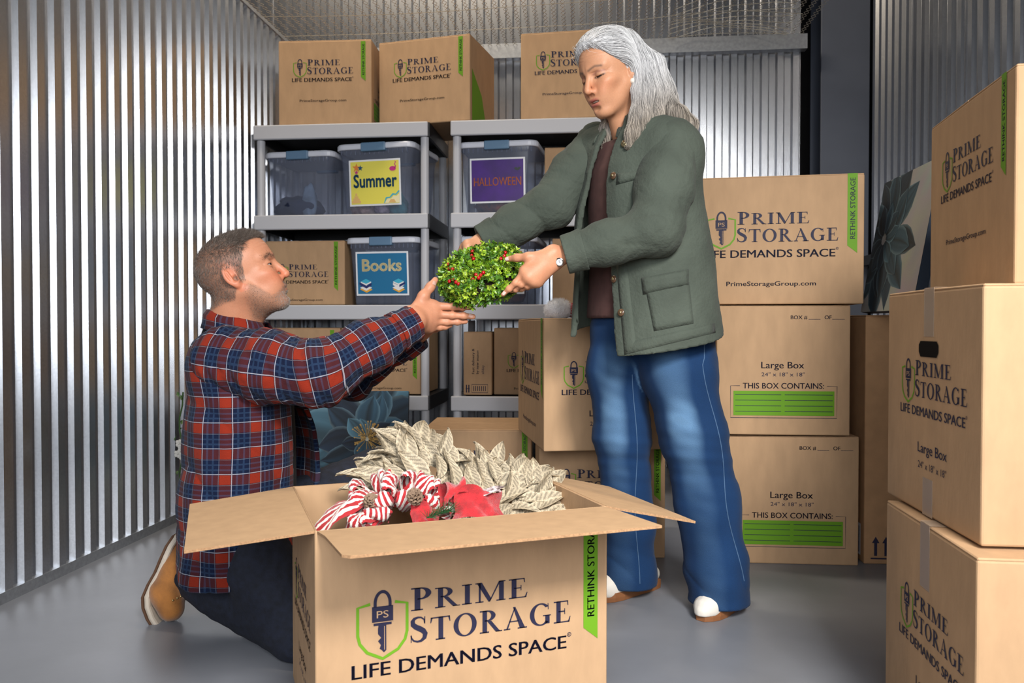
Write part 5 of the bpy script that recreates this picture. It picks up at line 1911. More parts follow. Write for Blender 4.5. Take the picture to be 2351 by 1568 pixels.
def zpy(z, d): return 750 - (z - .84) * F_PX / d


wcx = [1490, 1489, 1486, 1483, 1478, 1470, 1468, 1470, 1466, 1458]
wcl = np.array([(J(x, zpy(z, 2.42), 2.42) - w_c0) @ WT.T for x, z in zip(wcx, wz)]); wcl[:, 2] = wz
w_rx = np.array([.176, .170, .158, .148, .140, .135, .128, .112, .085, .050]); w_ry = np.array([.232, .228, .218, .208, .200, .196, .194, .180, .135, .065])


def w_local(P):
    Q = (P - w_c0) @ WT.T; Q = Q.copy(); Q[:, 2] = P[:, 2]; return Q


def w_phi(P):
    Q = w_local(P); X = np.interp(Q[:, 2], wz, wcl[:, 0]); Y = np.interp(Q[:, 2], wz, wcl[:, 1])
    A = np.interp(Q[:, 2], wz, w_rx); B = np.interp(Q[:, 2], wz, w_ry)
    return np.arctan2((Q[:, 1] - Y) / B, (Q[:, 0] - X) / A), np.hypot(Q[:, 0] - X, Q[:, 1] - Y)


def torso_w(P, grow=0.0, fac=None): return loftf(w_local(P), wz, wcl[:, 0], wcl[:, 1], np.maximum(w_rx + grow, .012), np.maximum(w_ry + grow, .012), fac)


def legs_w(P, grow=0.0):
    a = [J(1556, 760, 2.39), J(1558, 850, 2.375), J(1592, 1000, 2.37), J(1625, 1150, 2.375), J(1646, 1300, 2.38), J(1651, 1385, 2.38)]
    b = [J(1432, 760, 2.48), J(1422, 850, 2.48), J(1430, 1000, 2.49), J(1446, 1200, 2.52), J(1446, 1300, 2.53), J(1447, 1375, 2.53)]
    l = chain(P, a, np.array([.112, .105, .093, .089, .084, .088]) + grow, .04); r = chain(P, b, np.array([.105, .092, .082, .074, .077, .082]) + grow, .04)
    d = smin(l, r, .02)
    return smin(d, ell(P, (J(1492, 735, 2.43)), np.array((.142, .142, .13)) + grow), .04), l, r


def woman_body(P):
    d = smin(np.maximum(torso_w(P, -.06), .86 - P[:, 2]), rcone(P, w_neckb + V3(0, 0, .02), J(1462, 400, 2.42), .045, .07), .04)
    for (a, b, c) in ((w_sh_l, w_el_l, w_wr_l), (w_sh_r, w_el_r, w_wr_r)): d = smin(d, chain(P, [a, b, c], [.042, .034, .023], .02), .03)
    return smin(d, legs_w(P, -.045)[0], .03)


whl = hand_field((J(1270, 582, 2.205), J(1272, 601, 2.21)), [J(1206, 622, 2.20), J(1214, 636, 2.195), J(1225, 644, 2.20), J(1234, 646, 2.21)],
                 [([J(1206, 622, 2.20), J(1184, 649, 2.205), J(1169, 663, 2.215), J(1155, 676, 2.225)], [.0112, .0086, .0076, .0060]),
                  ([J(1214, 636, 2.195), J(1197, 653, 2.205), J(1184, 664, 2.225), J(1174, 668, 2.25)], [.0110, .0086, .0075, .0062]),
                  ([J(1225, 644, 2.20), J(1211, 656, 2.21), J(1199, 662, 2.23), J(1190, 665, 2.25)], [.0105, .0082, .0072, .0060]),
                  ([J(1234, 646, 2.21), J(1222, 655, 2.22), J(1212, 659, 2.235), J(1204, 661, 2.25)], [.0098, .0074, .0066, .0056])],
                 ([J(1256, 586, 2.20), J(1213, 590, 2.20), J(1187, 592, 2.215), J(1164, 595, 2.235)], [.0165, .0120, .0098, .0070]), .95)
whr = hand_field((J(1104, 556, 2.47), J(1108, 572, 2.47)), [J(1074, 562, 2.44), J(1068, 570, 2.455), J(1066, 578, 2.47), J(1068, 586, 2.485)],
                 [([J(1070, 566, 2.45), J(1056, 586, 2.45), J(1049, 600, 2.46), J(1044, 612, 2.47)], [.0110, .0084, .0074, .006]),
                  ([J(1066, 572, 2.465), J(1050, 592, 2.47), J(1044, 608, 2.48), J(1042, 622, 2.49)], [.0108, .0084, .0074, .006]),
                  ([J(1066, 580, 2.48), J(1054, 600, 2.485), J(1050, 616, 2.495)], [.0104, .0082, .0064]), ([J(1068, 588, 2.49), J(1060, 606, 2.495), J(1057, 618, 2.50)], [.0096, .0076, .006])],
                 ([J(1092, 560, 2.455), J(1074, 566, 2.425), J(1070, 580, 2.42), J(1064, 592, 2.42)], [.0150, .0115, .0096, .0070]), .95)


def woman_hand_l(P): return smin(whl(P), rcone(P, w_wr_l, w_wr_l + (w_el_l - w_wr_l) * .3, .0245, .027), .016)
def woman_hand_r(P): return smin(whr(P), rcone(P, w_wr_r, w_wr_r + (w_el_r - w_wr_r) * .3, .0235, .027), .016)


hv, hf_ = sdf_mesh(woman_head, w_org - .185, w_org + .185, .0024)
lq = (hv - w_org) @ WH.T / w_scale
ax_, ay_, az_ = lq[:, 0], np.abs(lq[:, 1]), lq[:, 2]
aQ = lq.copy(); aQ[:, 1] = ay_
col = skin_cols(len(hv), WS) * (1 + .05 * wob(hv, 6, 50)[:, None])
redden = .5 * np.exp(-(((ax_ - .105) / .02) ** 2 + ((az_ + .035) / .02) ** 2)) + .45 * np.exp(-(((ax_ - .07) / .03) ** 2 + ((az_ + .03) / .02) ** 2 + ((ay_ - .05) / .03) ** 2))
col = col + redden[:, None] * np.array((.05, -.04, -.03))
lipz = np.where(az_ > -.0685, (az_ + .0625) / .0050, (az_ + .0765) / .0055)
lip = np.exp(-(lipz ** 4 + (ay_ / .0205) ** 4)) * (ax_ > .084)
col = col * (1 - lip[:, None] * .75) + np.array((.42, .085, .085)) * lip[:, None] * .75
mouth = np.exp(-(((az_ + .0690) / .0022) ** 2 + (ay_ / .0215) ** 6)) * (ax_ > .078)
col = col * (1 - mouth[:, None] * .85) + np.array((.05, .014, .012)) * mouth[:, None] * .85
brow = np.exp(-((np.minimum(seg2(aQ, (.013, .0225), (.034, .0285)), seg2(aQ, (.034, .0285), (.050, .0240))) / .0034) ** 2)) * (ax_ > .05)
col = col * (1 - brow[:, None] * .8) + np.array((.11, .07, .05)) * brow[:, None] * .8
lash = np.exp(-((np.minimum(seg2(aQ, (.020, -.0025), (.034, -.0048)), seg2(aQ, (.034, -.0048), (.050, -.0010))) / .0026) ** 2)) * (ax_ > .055)
col = col * (1 - lash[:, None] * .92) + np.array((.02, .013, .012)) * lash[:, None] * .92
shad = np.exp(-((np.minimum(seg2(aQ, (.018, .0080), (.034, .0125)), seg2(aQ, (.034, .0125), (.050, .0090))) / .0036) ** 2)) * (ax_ > .055)
col = col * (1 - shad[:, None] * .6) + np.array((.24, .09, .075)) * shad[:, None] * .6
col = np.clip(col, .004, 1)
hlv, hlf = sdf_mesh(woman_hand_l, np.minimum(J(1320, 700, 2.16), J(1140, 700, 2.16)) - .03, np.maximum(J(1320, 560, 2.28), J(1140, 560, 2.30)) + .03, .0025)
hrv, hrf = sdf_mesh(woman_hand_r, np.minimum(J(1140, 640, 2.40), J(1020, 640, 2.40)) - .03, np.maximum(J(1140, 540, 2.54), J(1020, 540, 2.54)) + .03, .0028)
bv, bf = sdf_mesh(woman_body, V3(w_c0[0] - .62, w_c0[1] - .5, .06), V3(w_c0[0] + .45, w_c0[1] + .45, 1.52), .013)
off = np.cumsum([0, len(hv), len(hlv), len(hrv)])
tl = (1 + .10 * wob(hlv, 5, 70))[:, None]
woman = np_mesh('person', np.concatenate([hv, hlv, hrv, bv]), np.concatenate([hf_, hlf + off[1], hrf + off[2], bf + off[3]]), SKIN, None,
                np.concatenate([col, skin_cols(len(hlv), WS) * tl * np.array([1, .93, .93]), skin_cols(len(hrv), WS), skin_cols(len(bv), WS)]))
tag(woman, 'standing woman with long silver hair, green jacket and wide blue jeans', 'person')
for s in (-1, 1):
    c = w_org + (np.array([.0735, s * .0325, .001]) * w_scale) @ WH
    b = MB(); b.ball((0, 0, 0), .0120, 16, 12); b.build('eye', EYE_D, woman, c, smooth=True)
b = MB(); b.ball((0, 0, 0), (.0085, .0085, .0085), 14, 10)
pe = march(woman_head, 1452, 187, 2.1, 2.6)
pe = pe if pe is not None else J(1452, 187, 2.36)
b.build('earring', mat('pearl', (.75, .70, .62), .2), woman, pe - NP(camf) * .006, smooth=True)
tm = MB(); tm.ball((0, 0, 0), (.004, .017, .0035), 12, 8)
tm.build('teeth', mat('teeth', (.68, .62, .52), .3), woman, w_org + (np.array([.0915, 0, -.0665]) * w_scale) @ WH, (0, 0, R(219.5)), smooth=True)
nm = mat('pale_nail', (.78, .62, .55), .25)


def put_nail(fld, px, py, px2, py2, w, l, parent, m, d0, d1):
    p = march(fld, px, py, d0, d1)
    if p is None: return
    n = sdf_grad(fld, p[None], .002)[0]
    nail(p + n * .0006, n, J(px2, py2, 2.3) - J(px, py, 2.3), w, l, parent, m)


put_nail(woman_hand_l, 1164, 594, 1156, 595, .0100, .0125, woman, nm, 2.1, 2.4)
put_nail(woman_hand_l, 1157, 673, 1153, 678, .0085, .0110, woman, nm, 2.1, 2.4)
put_nail(woman_hand_r, 1064, 590, 1063, 598, .0095, .0115, woman, nm, 2.3, 2.6)
put_nail(man_hand_n, 1077, 704, 1084, 705, .0110, .0125, man, NAILM, 2.2, 2.5)
put_nail(man_hand_n, 1081, 725, 1090, 727, .0105, .0120, man, NAILM, 2.2, 2.5)
put_nail(man_hand_n, 997, 650, 1002, 641, .0115, .0140, man, NAILM, 2.2, 2.5)

# ---- hair
HL = lambda x, y, z: w_org + (np.array([x, y, z]) * w_scale) @ WH


def hair_vol(P):
    Q = (P - w_org) @ WH.T / w_scale; A = Q.copy(); A[:, 1] = np.abs(A[:, 1])
    cap = ell(Q, (-.020, 0, .040), (.108, .090, .094))
    cap = smin(cap, ell(Q, (.030, 0, .078), (.064, .072, .050)), .03)
    # keep the face and ears clear
    face = np.maximum(-(Q[:, 0] - np.interp(Q[:, 2], [-.2, -.03, .0, .02, .045, .07, .09, .12], [-.020, -.020, -.006, .016, .046, .064, .080, .10])), Q[:, 2] - .100 - .0 * Q[:, 0])
    cap = smax(cap, -face, .016)
    return cap * w_scale


def hair_fall(P):
    d = None
    for pts, r in FALLS:
        e = chain(P, pts, r, .03)
        d = e if d is None else smin(d, e, .012)
    return d


FALLS = [([J(1478, 160, 2.34), J(1482, 215, 2.32), J(1470, 265, 2.30), J(1452, 305, 2.285), J(1442, 335, 2.285)], [.030, .028, .020, .012, .003]),
         ([J(1492, 150, 2.38), J(1500, 215, 2.36), J(1496, 270, 2.33), J(1482, 310, 2.30), J(1474, 340, 2.29)], [.036, .034, .024, .014, .004]),
         ([J(1498, 170, 2.43), J(1512, 230, 2.43), J(1532, 250, 2.42), J(1560, 264, 2.37), J(1586, 284, 2.34), J(1596, 312, 2.33)], [.036, .034, .026, .018, .010, .003]),
         ([J(1500, 150, 2.46), J(1518, 215, 2.48), J(1535, 252, 2.50), J(1560, 275, 2.50)], [.036, .034, .026, .010]),
         ([J(1420, 205, 2.47), J(1398, 255, 2.45), J(1392, 300, 2.43), J(1388, 338, 2.42)], [.020, .016, .011, .003]),
         ([J(1440, 200, 2.49), J(1412, 260, 2.48), J(1404, 300, 2.46), J(1402, 330, 2.45)], [.022, .018, .011, .003])]


def hair_all(P): return smin(hair_vol(P), hair_fall(P), .036)


cv, cf_ = sdf_mesh(hair_all, np.minimum(J(1370, 360, 2.2), J(1600, 360, 2.2)) - V3(.10, .03, .03), np.maximum(J(1370, 40, 2.6), J(1620, 40, 2.6)) + V3(.03, .06, .05), .0042)
lc = (cv - w_org) @ WH.T / w_scale


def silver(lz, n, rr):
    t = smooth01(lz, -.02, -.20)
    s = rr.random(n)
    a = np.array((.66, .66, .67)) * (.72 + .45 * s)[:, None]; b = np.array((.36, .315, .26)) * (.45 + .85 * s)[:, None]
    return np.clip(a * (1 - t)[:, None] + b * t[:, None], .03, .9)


r_ = np.random.default_rng(17)
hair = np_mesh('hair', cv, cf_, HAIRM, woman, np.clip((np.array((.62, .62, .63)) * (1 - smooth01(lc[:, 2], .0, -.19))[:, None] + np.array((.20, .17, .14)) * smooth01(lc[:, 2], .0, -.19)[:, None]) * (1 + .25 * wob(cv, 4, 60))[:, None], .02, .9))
# strands that follow the comb direction over the volume, then hang
up_l, fw_l, lf_l = WH[2], WH[0], WH[1]
N = 9000
front = (lc[:, 0] > -.02) * (lc[:, 2] > .02)
w = np.where(front, 1.0, .32) * (cv[:, 2] > w_org[2] - .20)
ii = r_.choice(len(cv), N, p=w / w.sum())
p = cv[ii] + r_.normal(size=(N, 3)) * .002
K = 20; paths = np.zeros((N, K, 3)); paths[:, 0] = p
lay = r_.uniform(-.003, .0055, N)
for j in range(1, K):
    L_ = (p - w_org) @ WH.T / w_scale
    back = smooth01(L_[:, 0], -.055, .035) * smooth01(L_[:, 2], -.035, .035)
    side = np.sign(L_[:, 1])
    v = (-fw_l)[None] * (back + .08)[:, None] + (-up_l)[None] * (.10 + .18 * back)[:, None] + V3(0, 0, -1)[None] * (1.15 * (1 - back))[:, None] + lf_l[None] * (side * .30 * back * smooth01(L_[:, 2], .12, .06))[:, None]
    low = smooth01(p[:, 2], w_org[2] - .11, w_org[2] - .18)
    n = sdf_grad(hair_all, p, .003)
    v = v - n * (v * n).sum(1)[:, None]; v /= np.maximum(np.linalg.norm(v, axis=1), 1e-6)[:, None]
    p = p + v * .0115 + r_.normal(size=(N, 3)) * .0006
    p = p - (hair_all(p) - lay - .0012 * np.sin(j * .7 + ii))[:, None] * n * .8
    paths[:, j] = p
radp = np.linspace(1, .35, K)[None] * r_.uniform(.0004, .0009, N)[:, None]
lz = ((paths.reshape(-1, 3) - w_org) @ WH.T / w_scale)[:, 2].reshape(N, K)
s = r_.random(N)
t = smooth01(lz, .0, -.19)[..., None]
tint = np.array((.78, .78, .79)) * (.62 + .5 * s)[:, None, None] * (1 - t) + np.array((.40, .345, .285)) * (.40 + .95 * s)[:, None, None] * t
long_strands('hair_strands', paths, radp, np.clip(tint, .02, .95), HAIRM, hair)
# wispy fringe lifting off the forehead
N2 = 80
b0 = np.stack([r_.uniform(.060, .088, N2), r_.uniform(-.062, .066, N2), r_.uniform(.080, .100, N2)], 1)
P0 = w_org + (b0 * w_scale) @ WH
q = [P0]; v = (fw_l * .40 + up_l * .15)[None] + r_.normal(size=(N2, 3)) * .25
for j in range(9):
    q.append(q[-1] + v * .0065); v = v + (-fw_l * .26 - up_l * .05)[None] + lf_l[None] * (np.sign(b0[:, 1]) * .05)[:, None]
q = np.stack(q, 1)
long_strands('fringe', q, np.linspace(1, .3, 10)[None] * np.full((N2, 1), .0005), np.repeat((np.array((.62, .62, .63)) * r_.uniform(.7, 1.2, N2)[:, None])[:, None], 10, 1), HAIRM, hair)

# ---- jacket
JACK = mat('sage_linen', (0.066, 0.080, 0.064), .88, var=.16, scale=9, bump=.55, bscale=110, sheen=.04, spec=.2)
TEE_W = mat('mauve_tee', (0.075, 0.032, 0.028), .9, var=.15, scale=40)


def w_fac(phi, z):
    return 1 + .13 * smooth01(phi, -1.9, -1.0) * (1 - smooth01(phi, -.5, -.2)) * smooth01(1.32 - z, 0, .2) + .014 * np.sin(phi * 5 + z * 9) * smooth01(1.2 - z, 0, .2) + .020 * smooth01(.95 - z, 0, .2) * np.sin(phi * 3 + 1)


def jacket_outer(P):
    d = torso_w(P, .012, w_fac)
    d = smin(d, ell(P, w_sh_l + V3(0, .01, -.01), (.075, .075, .075)), .06)
    d = smin(d, ell(P, w_sh_r + V3(0, -.01, -.01), (.070, .070, .070)), .06)
    return d + .0030 * wob(P * np.array([1, 1, .5]), 33, 24) + .0010 * wob(P, 71, 90) + .0035 * crease(P @ np.array([38., 26, 9]) + 2.5 * wob(P, 51, 6)) * smooth01(1.25 - P[:, 2], 0, .2)


def jsleeve_l(P):
    m1, m2 = w_sh_l + (w_el_l - w_sh_l) * .5, w_el_l + (w_wr_l - w_el_l) * .5
    d = chain(P, [w_sh_l + V3(0, 0, .0), m1, w_el_l, m2, w_wr_l], [.074, .071, .061, .050, .044], .05)
    t = np.linalg.norm(P - w_el_l, axis=1)
    cr = (P - w_el_l) @ np.array([.5, .2, .85])
    fold = .0038 * crease(cr * 80 + 4 * wob(P, 5, 10)) * np.exp(-(t / .12) ** 2) + .0045 * wob(P * np.array([1.3, 1.3, .7]), 7, 24) + .0012 * wob(P, 72, 85) + .0030 * crease(((P - w_sh_l) @ np.array([.35, .1, .9])) * 55 + 3 * wob(P, 2, 9)) * np.exp(-(np.linalg.norm(P - m1, axis=1) / .12) ** 2)
    return d + fold


def jsleeve_r(P):
    m1 = w_sh_r + (w_el_r - w_sh_r) * .5
    d = chain(P, [w_sh_r, m1, w_el_r, w_el_r + (w_wr_r - w_el_r) * .5, w_wr_r], [.070, .068, .062, .052, .044], .05)
    return d + .0040 * wob(P, 9, 24) + .0025 * crease(((P - w_sh_r) @ np.array([.6, .1, .8])) * 60 + 3 * wob(P, 22, 9)) + .0012 * wob(P, 73, 85)


def jacket(P):
    d = shell(jacket_outer(P), .013)
    phi, rr = w_phi(P); z = P[:, 2]
    a0 = np.interp(z, [.74, .80, 1.05, 1.25, 1.36, 1.42], [-.74, -.72, -.64, -.46, -.34, -.25]); a1 = np.interp(z, [.74, .80, 1.05, 1.25, 1.36, 1.42], [.26, .20, .06, .04, .10, .22])
    op = np.maximum(a0 - phi, phi - a1) * rr
    d = np.maximum(d, -op)
    Q = w_local(P)
    hem = .795 - .22 * (Q[:, 0] - .0) + .05 * smooth01(-Q[:, 1], .05, .2)
    d = np.maximum(d, hem - z)
    return np.maximum(d, -(np.linalg.norm((P - w_neckb - V3(-.02, -.01, .045)) * np.array([1, 1, .6]), axis=1) - .072))


jlo, jhi = V3(w_c0[0] - .36, w_c0[1] - .36, .70), V3(w_c0[0] + .34, w_c0[1] + .34, 1.50)
v, f_ = sdf_mesh(jacket, jlo, jhi, .0055)
jk = np_mesh('jacket', v, f_, JACK, woman)
for fnn, (a, b_, c) in ((jsleeve_l, (w_sh_l, w_el_l, w_wr_l)), (jsleeve_r, (w_sh_r, w_el_r, w_wr_r))):
    axs = (c - b_) / np.linalg.norm(c - b_); end = c + (b_ - c) * .06
    fo = lambda P, fnn=fnn, axs=axs, end=end: hollow(fnn(P), (P - end) @ axs)
    v, f_ = sdf_mesh(fo, np.minimum.reduce([a, b_, c]) - .13, np.maximum.reduce([a, b_, c]) + .13, .0048)
    sl = np_mesh('sleeve', v, f_, JACK, jk)
    fc = lambda P, fnn=fnn, axs=axs, end=end: np.maximum(np.maximum(shell(fnn(P) - .0060, .016), (P - end) @ axs - .004), -(P - end) @ axs - .052)
    v, f_ = sdf_mesh(fc, end - .10, end + .10, .0035)
    np_mesh('cuff', v, f_, JACK, sl)
pts = []
for k in range(25):
    a = R(26 + 308 * k / 24)
    l = np.array([math.cos(a) * .070, math.sin(a) * .074, 0]) @ WT
    pts.append(w_neckb + V3(-.012, -.008, .0) + l + V3(0, 0, -.018 + .040 * (1 - math.cos(a)) / 2))
collar_strip(pts, .026, .030, JACK, jk)


def surf_patch(name, fld, quad, nu, nv, lift, m, parent, d0=2.05, d1=2.7, thick=.002):
    """cloth patch laid on a surface; quad = four corners in the photograph"""
    (a, b, c, d_) = [np.array(q, float) for q in quad]
    pts = np.zeros((nu + 1, nv + 1, 3)); ok = True
    for i in range(nu + 1):
        for j in range(nv + 1):
            u, v_ = i / nu, j / nv
            q = a * (1 - u) * (1 - v_) + b * u * (1 - v_) + c * u * v_ + d_ * (1 - u) * v_
            h = march(fld, q[0], q[1], d0, d1, 120)
            if h is None: h = pts[i - 1, j] if i else (pts[i, j - 1] if j else J(q[0], q[1], (d0 + d1) / 2))
            pts[i, j] = h
    P = pts.reshape(-1, 3); n = sdf_grad(fld, P, .004)
    edge = np.array([[0 if (i in (0, nu) or j in (0, nv)) else 1 for j in range(nv + 1)] for i in range(nu + 1)]).reshape(-1)
    V = np.concatenate([P + n * (lift * (.35 + .65 * edge))[:, None], P - n * .002])
    k = len(P); Fq = []
    for i in range(nu):
        for j in range(nv):
            x = i * (nv + 1) + j
            Fq.append((x, x + 1, x + nv + 2, x + nv + 1))
    top = np.array(Fq); out = np.concatenate([top, top[:, ::-1] + k])
    rim = [i * (nv + 1) for i in range(nu + 1)] + [nu * (nv + 1) + j for j in range(1, nv + 1)] + [i * (nv + 1) + nv for i in range(nu - 1, -1, -1)] + [j for j in range(nv - 1, 0, -1)]
    rq = np.array([(rim[i], rim[(i + 1) % len(rim)], rim[(i + 1) % len(rim)] + k, rim[i] + k) for i in range(len(rim))])
    return np_mesh(name, V, np.concatenate([out, rq]), m, parent)


surf_patch('lower_pocket', jacket_outer, ((1484, 668), (1582, 648), (1592, 742), (1502, 760)), 10, 9, .007, JACK, jk)
surf_patch('pocket_flap', jacket_outer, ((1474, 638), (1580, 618), (1580, 654), (1478, 676)), 10, 5, .012, JACK, jk)
surf_patch('chest_pocket_flap', jacket_outer, ((1418, 398), (1480, 392), (1476, 408), (1416, 424)), 6, 4, .008, JACK, jk)
surf_patch('button_placket', jacket_outer, ((1410, 545), (1432, 545), (1462, 805), (1434, 815)), 3, 14, .004, JACK, jk)
surf_patch('hem_band', jacket_outer, ((1440, 786), (1640, 742), (1642, 764), (1444, 812)), 14, 3, .0035, JACK, jk)
BTN = mat('horn_button', (0.10, 0.055, 0.03), .25); BTNC = mat('brass_stud', (0.45, 0.36, 0.2), .3, metal=.9)
for (x, y, m_) in ((1436, 331, BTNC), (1411, 404, BTN), (1412, 641, BTN), (1428, 718, BTN)):
    p = march(jacket_outer, x, y, 2.05, 2.7)
    if p is None: continue
    n = sdf_grad(jacket_outer, p[None], .004)[0]
    b = MB(); b.ball((0, 0, 0), (.011, .011, .004), 16, 8); b.ball((0, 0, .003), (.0045, .0045, .003), 10, 6, 1)
    b.build('button', [m_, BTNC], jk, p + n * .006, Vector(n).to_track_quat('Z', 'Y').to_euler(), smooth=True)

tv, tf = sdf_mesh(lambda P: np.maximum(np.maximum(torso_w(P, -.008), P[:, 2] - 1.385 + .0), .865 - P[:, 2]), jlo, jhi, .009)
np_mesh('mauve_tee', tv, tf, TEE_W, woman)

# ---- jeans with worn thighs
DENIM = mat_attr('blue_denim', .85, bump=.35, bscale=520, sheen=.04, spec=.2, fine=.30, fscale=700)


def jeans_d(P, d):
    z = P[:, 2]
    return d + .0040 * wob(P * np.array([1, 1, .5]), 41, 20) + .0075 * wob(P * np.array([.45, .45, 1.5]), 43, 22) * np.exp(-((z - .12) / .11) ** 2) + .0055 * wob(P * np.array([.5, .5, 1.6]), 47, 24) * np.exp(-((z - .47) / .12) ** 2) \
        + .005 * wob(P * np.array([.5, .5, 1.6]), 49, 26) * np.exp(-((z - .76) / .10) ** 2) + .0025 * crease(z * 60 + P[:, 0] * 40 + 5 * wob(P, 19, 7)) * np.exp(-((z - .10) / .07) ** 2)


def jeans_w(P):
    d, l, r = legs_w(P)
    z = P[:, 2]
    d = jeans_d(P, d)
    d = np.maximum(d, z - .93)
    hem = np.where(l < r, .028, .034)
    return np.maximum(np.maximum(d, -np.maximum(d + .014, z - .12)), hem - z)


v, f_ = sdf_mesh(jeans_w, V3(w_c0[0] - .36, w_c0[1] - .36, .01), V3(w_c0[0] + .40, w_c0[1] + .36, .96), .0058)
n = sdf_grad(lambda P: legs_w(P)[0], v, .004)
_, l_, r2 = legs_w(v)
# wear sits on the front of thigh and knee
frontd = NP(-camf) * .75 + WT[0] * .65; frontd /= np.linalg.norm(frontd)
fr = smooth01(n @ frontd, .84, 1.0)
wear = fr * (np.exp(-((v[:, 2] - .58) / .15) ** 2) * 1.0 + .18) * (.75 + .35 * wob(v, 14, 22))
base = np.array((.006, .030, .092)); lightc = np.array((.10, .20, .34))
col = base[None] * (1 + .14 * wob(v, 18, 14))[:, None] * (1 - wear[:, None]) + lightc[None] * np.clip(wear, 0, 1)[:, None]
jn = np_mesh('jeans', v, f_, DENIM, woman, np.clip(col, 0, 1))
STITCH = mat('stitching', (0.06, 0.12, 0.22), .9)


def surf_line(name, fld, pix, rad, m, parent, d0=2.05, d1=2.75):
    pts = []
    for (x, y) in pix:
        h = march(fld, x, y, d0, d1, 160)
        if h is not None: pts.append(h)
    if len(pts) > 1:
        b = MB(); b.tube(pts, rad, 5); return b.build(name, m, parent)


lw = lambda P: jeans_d(P, legs_w(P)[0]) - .0008
surf_line('side_seam', lw, [(1617, y) if y < 830 else (1617 + (y - 830) * .17 + 6 * math.sin(y * .02), y) for y in range(790, 1350, 16)], .0013, STITCH, jn)
surf_line('side_seam', lw, [(1456 + 4 * math.sin(y * .02) + (y - 880) * .02, y) for y in range(860, 1350, 16)], .0013, STITCH, jn)

# ---- shoes
def shoe(heel, toe, name):
    heel, toe = np.array(heel), np.array(toe); L = np.linalg.norm(toe - heel); a = (toe - heel) / L; s_ = np.array([-a[1], a[0], 0])
    root_f = lambda P: None
    ts = [0, .12, .3, .5, .7, .85, .95, 1.0]; wd = [.045, .062, .064, .068, .076, .070, .052, .024]; tops = [.075, .085, .088, .082, .066, .054, .046, .034]

    def up(P):
        d = None
        for i in range(len(ts) - 1):
            c0, c1 = heel + a * L * ts[i], heel + a * L * ts[i + 1]
            e = rcone(P * np.array([1, 1, 1.0]), c0 + V3(0, 0, tops[i] * .5 + .006), c1 + V3(0, 0, tops[i + 1] * .5 + .006), wd[i] * .5, wd[i + 1] * .5)
            d = e if d is None else smin(d, e, .02)
        return np.maximum(d, .016 - P[:, 2]) + .0006 * wob(P, 3, 120)
    v, f_ = sdf_mesh(up, np.minimum(heel, toe) - V3(.06, .06, .01), np.maximum(heel, toe) + V3(.06, .06, .12), .004)
    sh = np_mesh('shoe', v, f_, SHOE_W, woman)
    b = MB(); loops = []
    for (zz, k) in ((.001, 1.04), (.014, 1.10), (.029, 1.08)):
        Lp = []
        for i in range(len(ts)): Lp.append(heel + a * (L * ts[i] + (.008 if i == 7 else (-.010 if i == 0 else 0))) + s_ * wd[i] * .53 * k + V3(0, 0, zz))
        for i in reversed(range(len(ts))): Lp.append(heel + a * (L * ts[i] + (.008 if i == 7 else (-.010 if i == 0 else 0))) - s_ * wd[i] * .53 * k + V3(0, 0, zz))
        loops.append(Lp[::-1])
    b.loft(loops); b.build('sole', GUM, sh, smooth=False)
    for t in (.48, .56, .64):
        c = heel + a * L * t
        pts = []
        for q in np.linspace(-1, 1, 9):
            g0 = c + s_ * q * .022 + V3(0, 0, .13); zz = np.linspace(.13, .03, 60)
            val = up(np.stack([np.full(60, g0[0]), np.full(60, g0[1]), zz], 1)); h = np.argmax(val < 0)
            pts.append((g0[0], g0[1], zz[h] + .002))
        bb = MB(); bb.tube(pts, .0022, 5); bb.build('lace', SHOE_W, sh)
    return sh


hx, hy = c2r(.700, 2.470); tx, ty = c2r(.543, 2.305)
shoe((hx, hy, 0), (tx, ty, 0), 'n')
hx, hy = c2r(.455, 2.610); tx, ty = c2r(.262, 2.465)
shoe((hx, hy, 0), (tx, ty, 0), 'f')

# ---- wrist watch and bangle
wa = (w_wr_l - w_el_l) / np.linalg.norm(w_wr_l - w_el_l)
SILV = mat('silver', (.72, .70, .68), .22, metal=1.0)
e1 = np.cross(wa, (0, 0, 1)); e1 /= np.linalg.norm(e1); e2 = np.cross(e1, wa)
wq = J(1281, 590, 2.215)
for (o_, rr, rad) in ((.004, .0285, .0022), (.010, .0290, .0018)):
    b = MB(); b.tube([wq + wa * o_ + (e1 * math.cos(t) + e2 * math.sin(t)) * rr for t in np.linspace(0, 2 * math.pi, 25)], rad, 6, cap=False)
    b.build('watch_strap' if rad > .002 else 'bangle', SILV, woman, smooth=True)
cw = march(woman_hand_l, 1285, 601, 2.05, 2.4); cw = cw if cw is not None else J(1285, 601, 2.19)
b = MB(); b.loft([rrect(.022, .022, .0105, 0, 5), rrect(.024, .024, .0115, .004, 5), rrect(.019, .019, .009, .006, 5)])
wf = b.build('watch_case', SILV, woman, cw - NP(camf) * .001, (Vector(-camf) * .8 + Vector((0, 0, -.25)) + camr * -.2).to_track_quat('Z', 'Y').to_euler())
k = Ink(); k.disc(0, 0, .0085, .0085); k.rect(-.0006, 0, .0006, .006, 1, .0003); k.rect(0, -.0006, .004, .0006, 1, .0003)
add_mesh('dial', k.build('dial', [mat('white_dial', (.8, .82, .85), .2), NAVY]), wf, (0, 0, .0064))

# ------------------------------------------------------------------ boxwood wreath passed from hand to hand
gc = NP(at(1107, 630, 2.345))
nrm_w = np.array(((-camf) * .52 + Vector((0, 0, .80)) + camr * -.22).normalized())
f1 = np.array((camr - Vector(nrm_w) * camr.dot(Vector(nrm_w))).normalized()); f2 = np.cross(nrm_w, f1)
RM, RN = .080, .046


def ring_w(P):
    q = P - gc; h = q @ nrm_w; x = q @ f1; y = q @ f2
    return np.hypot(np.hypot(x, y) - RM, h) - RN


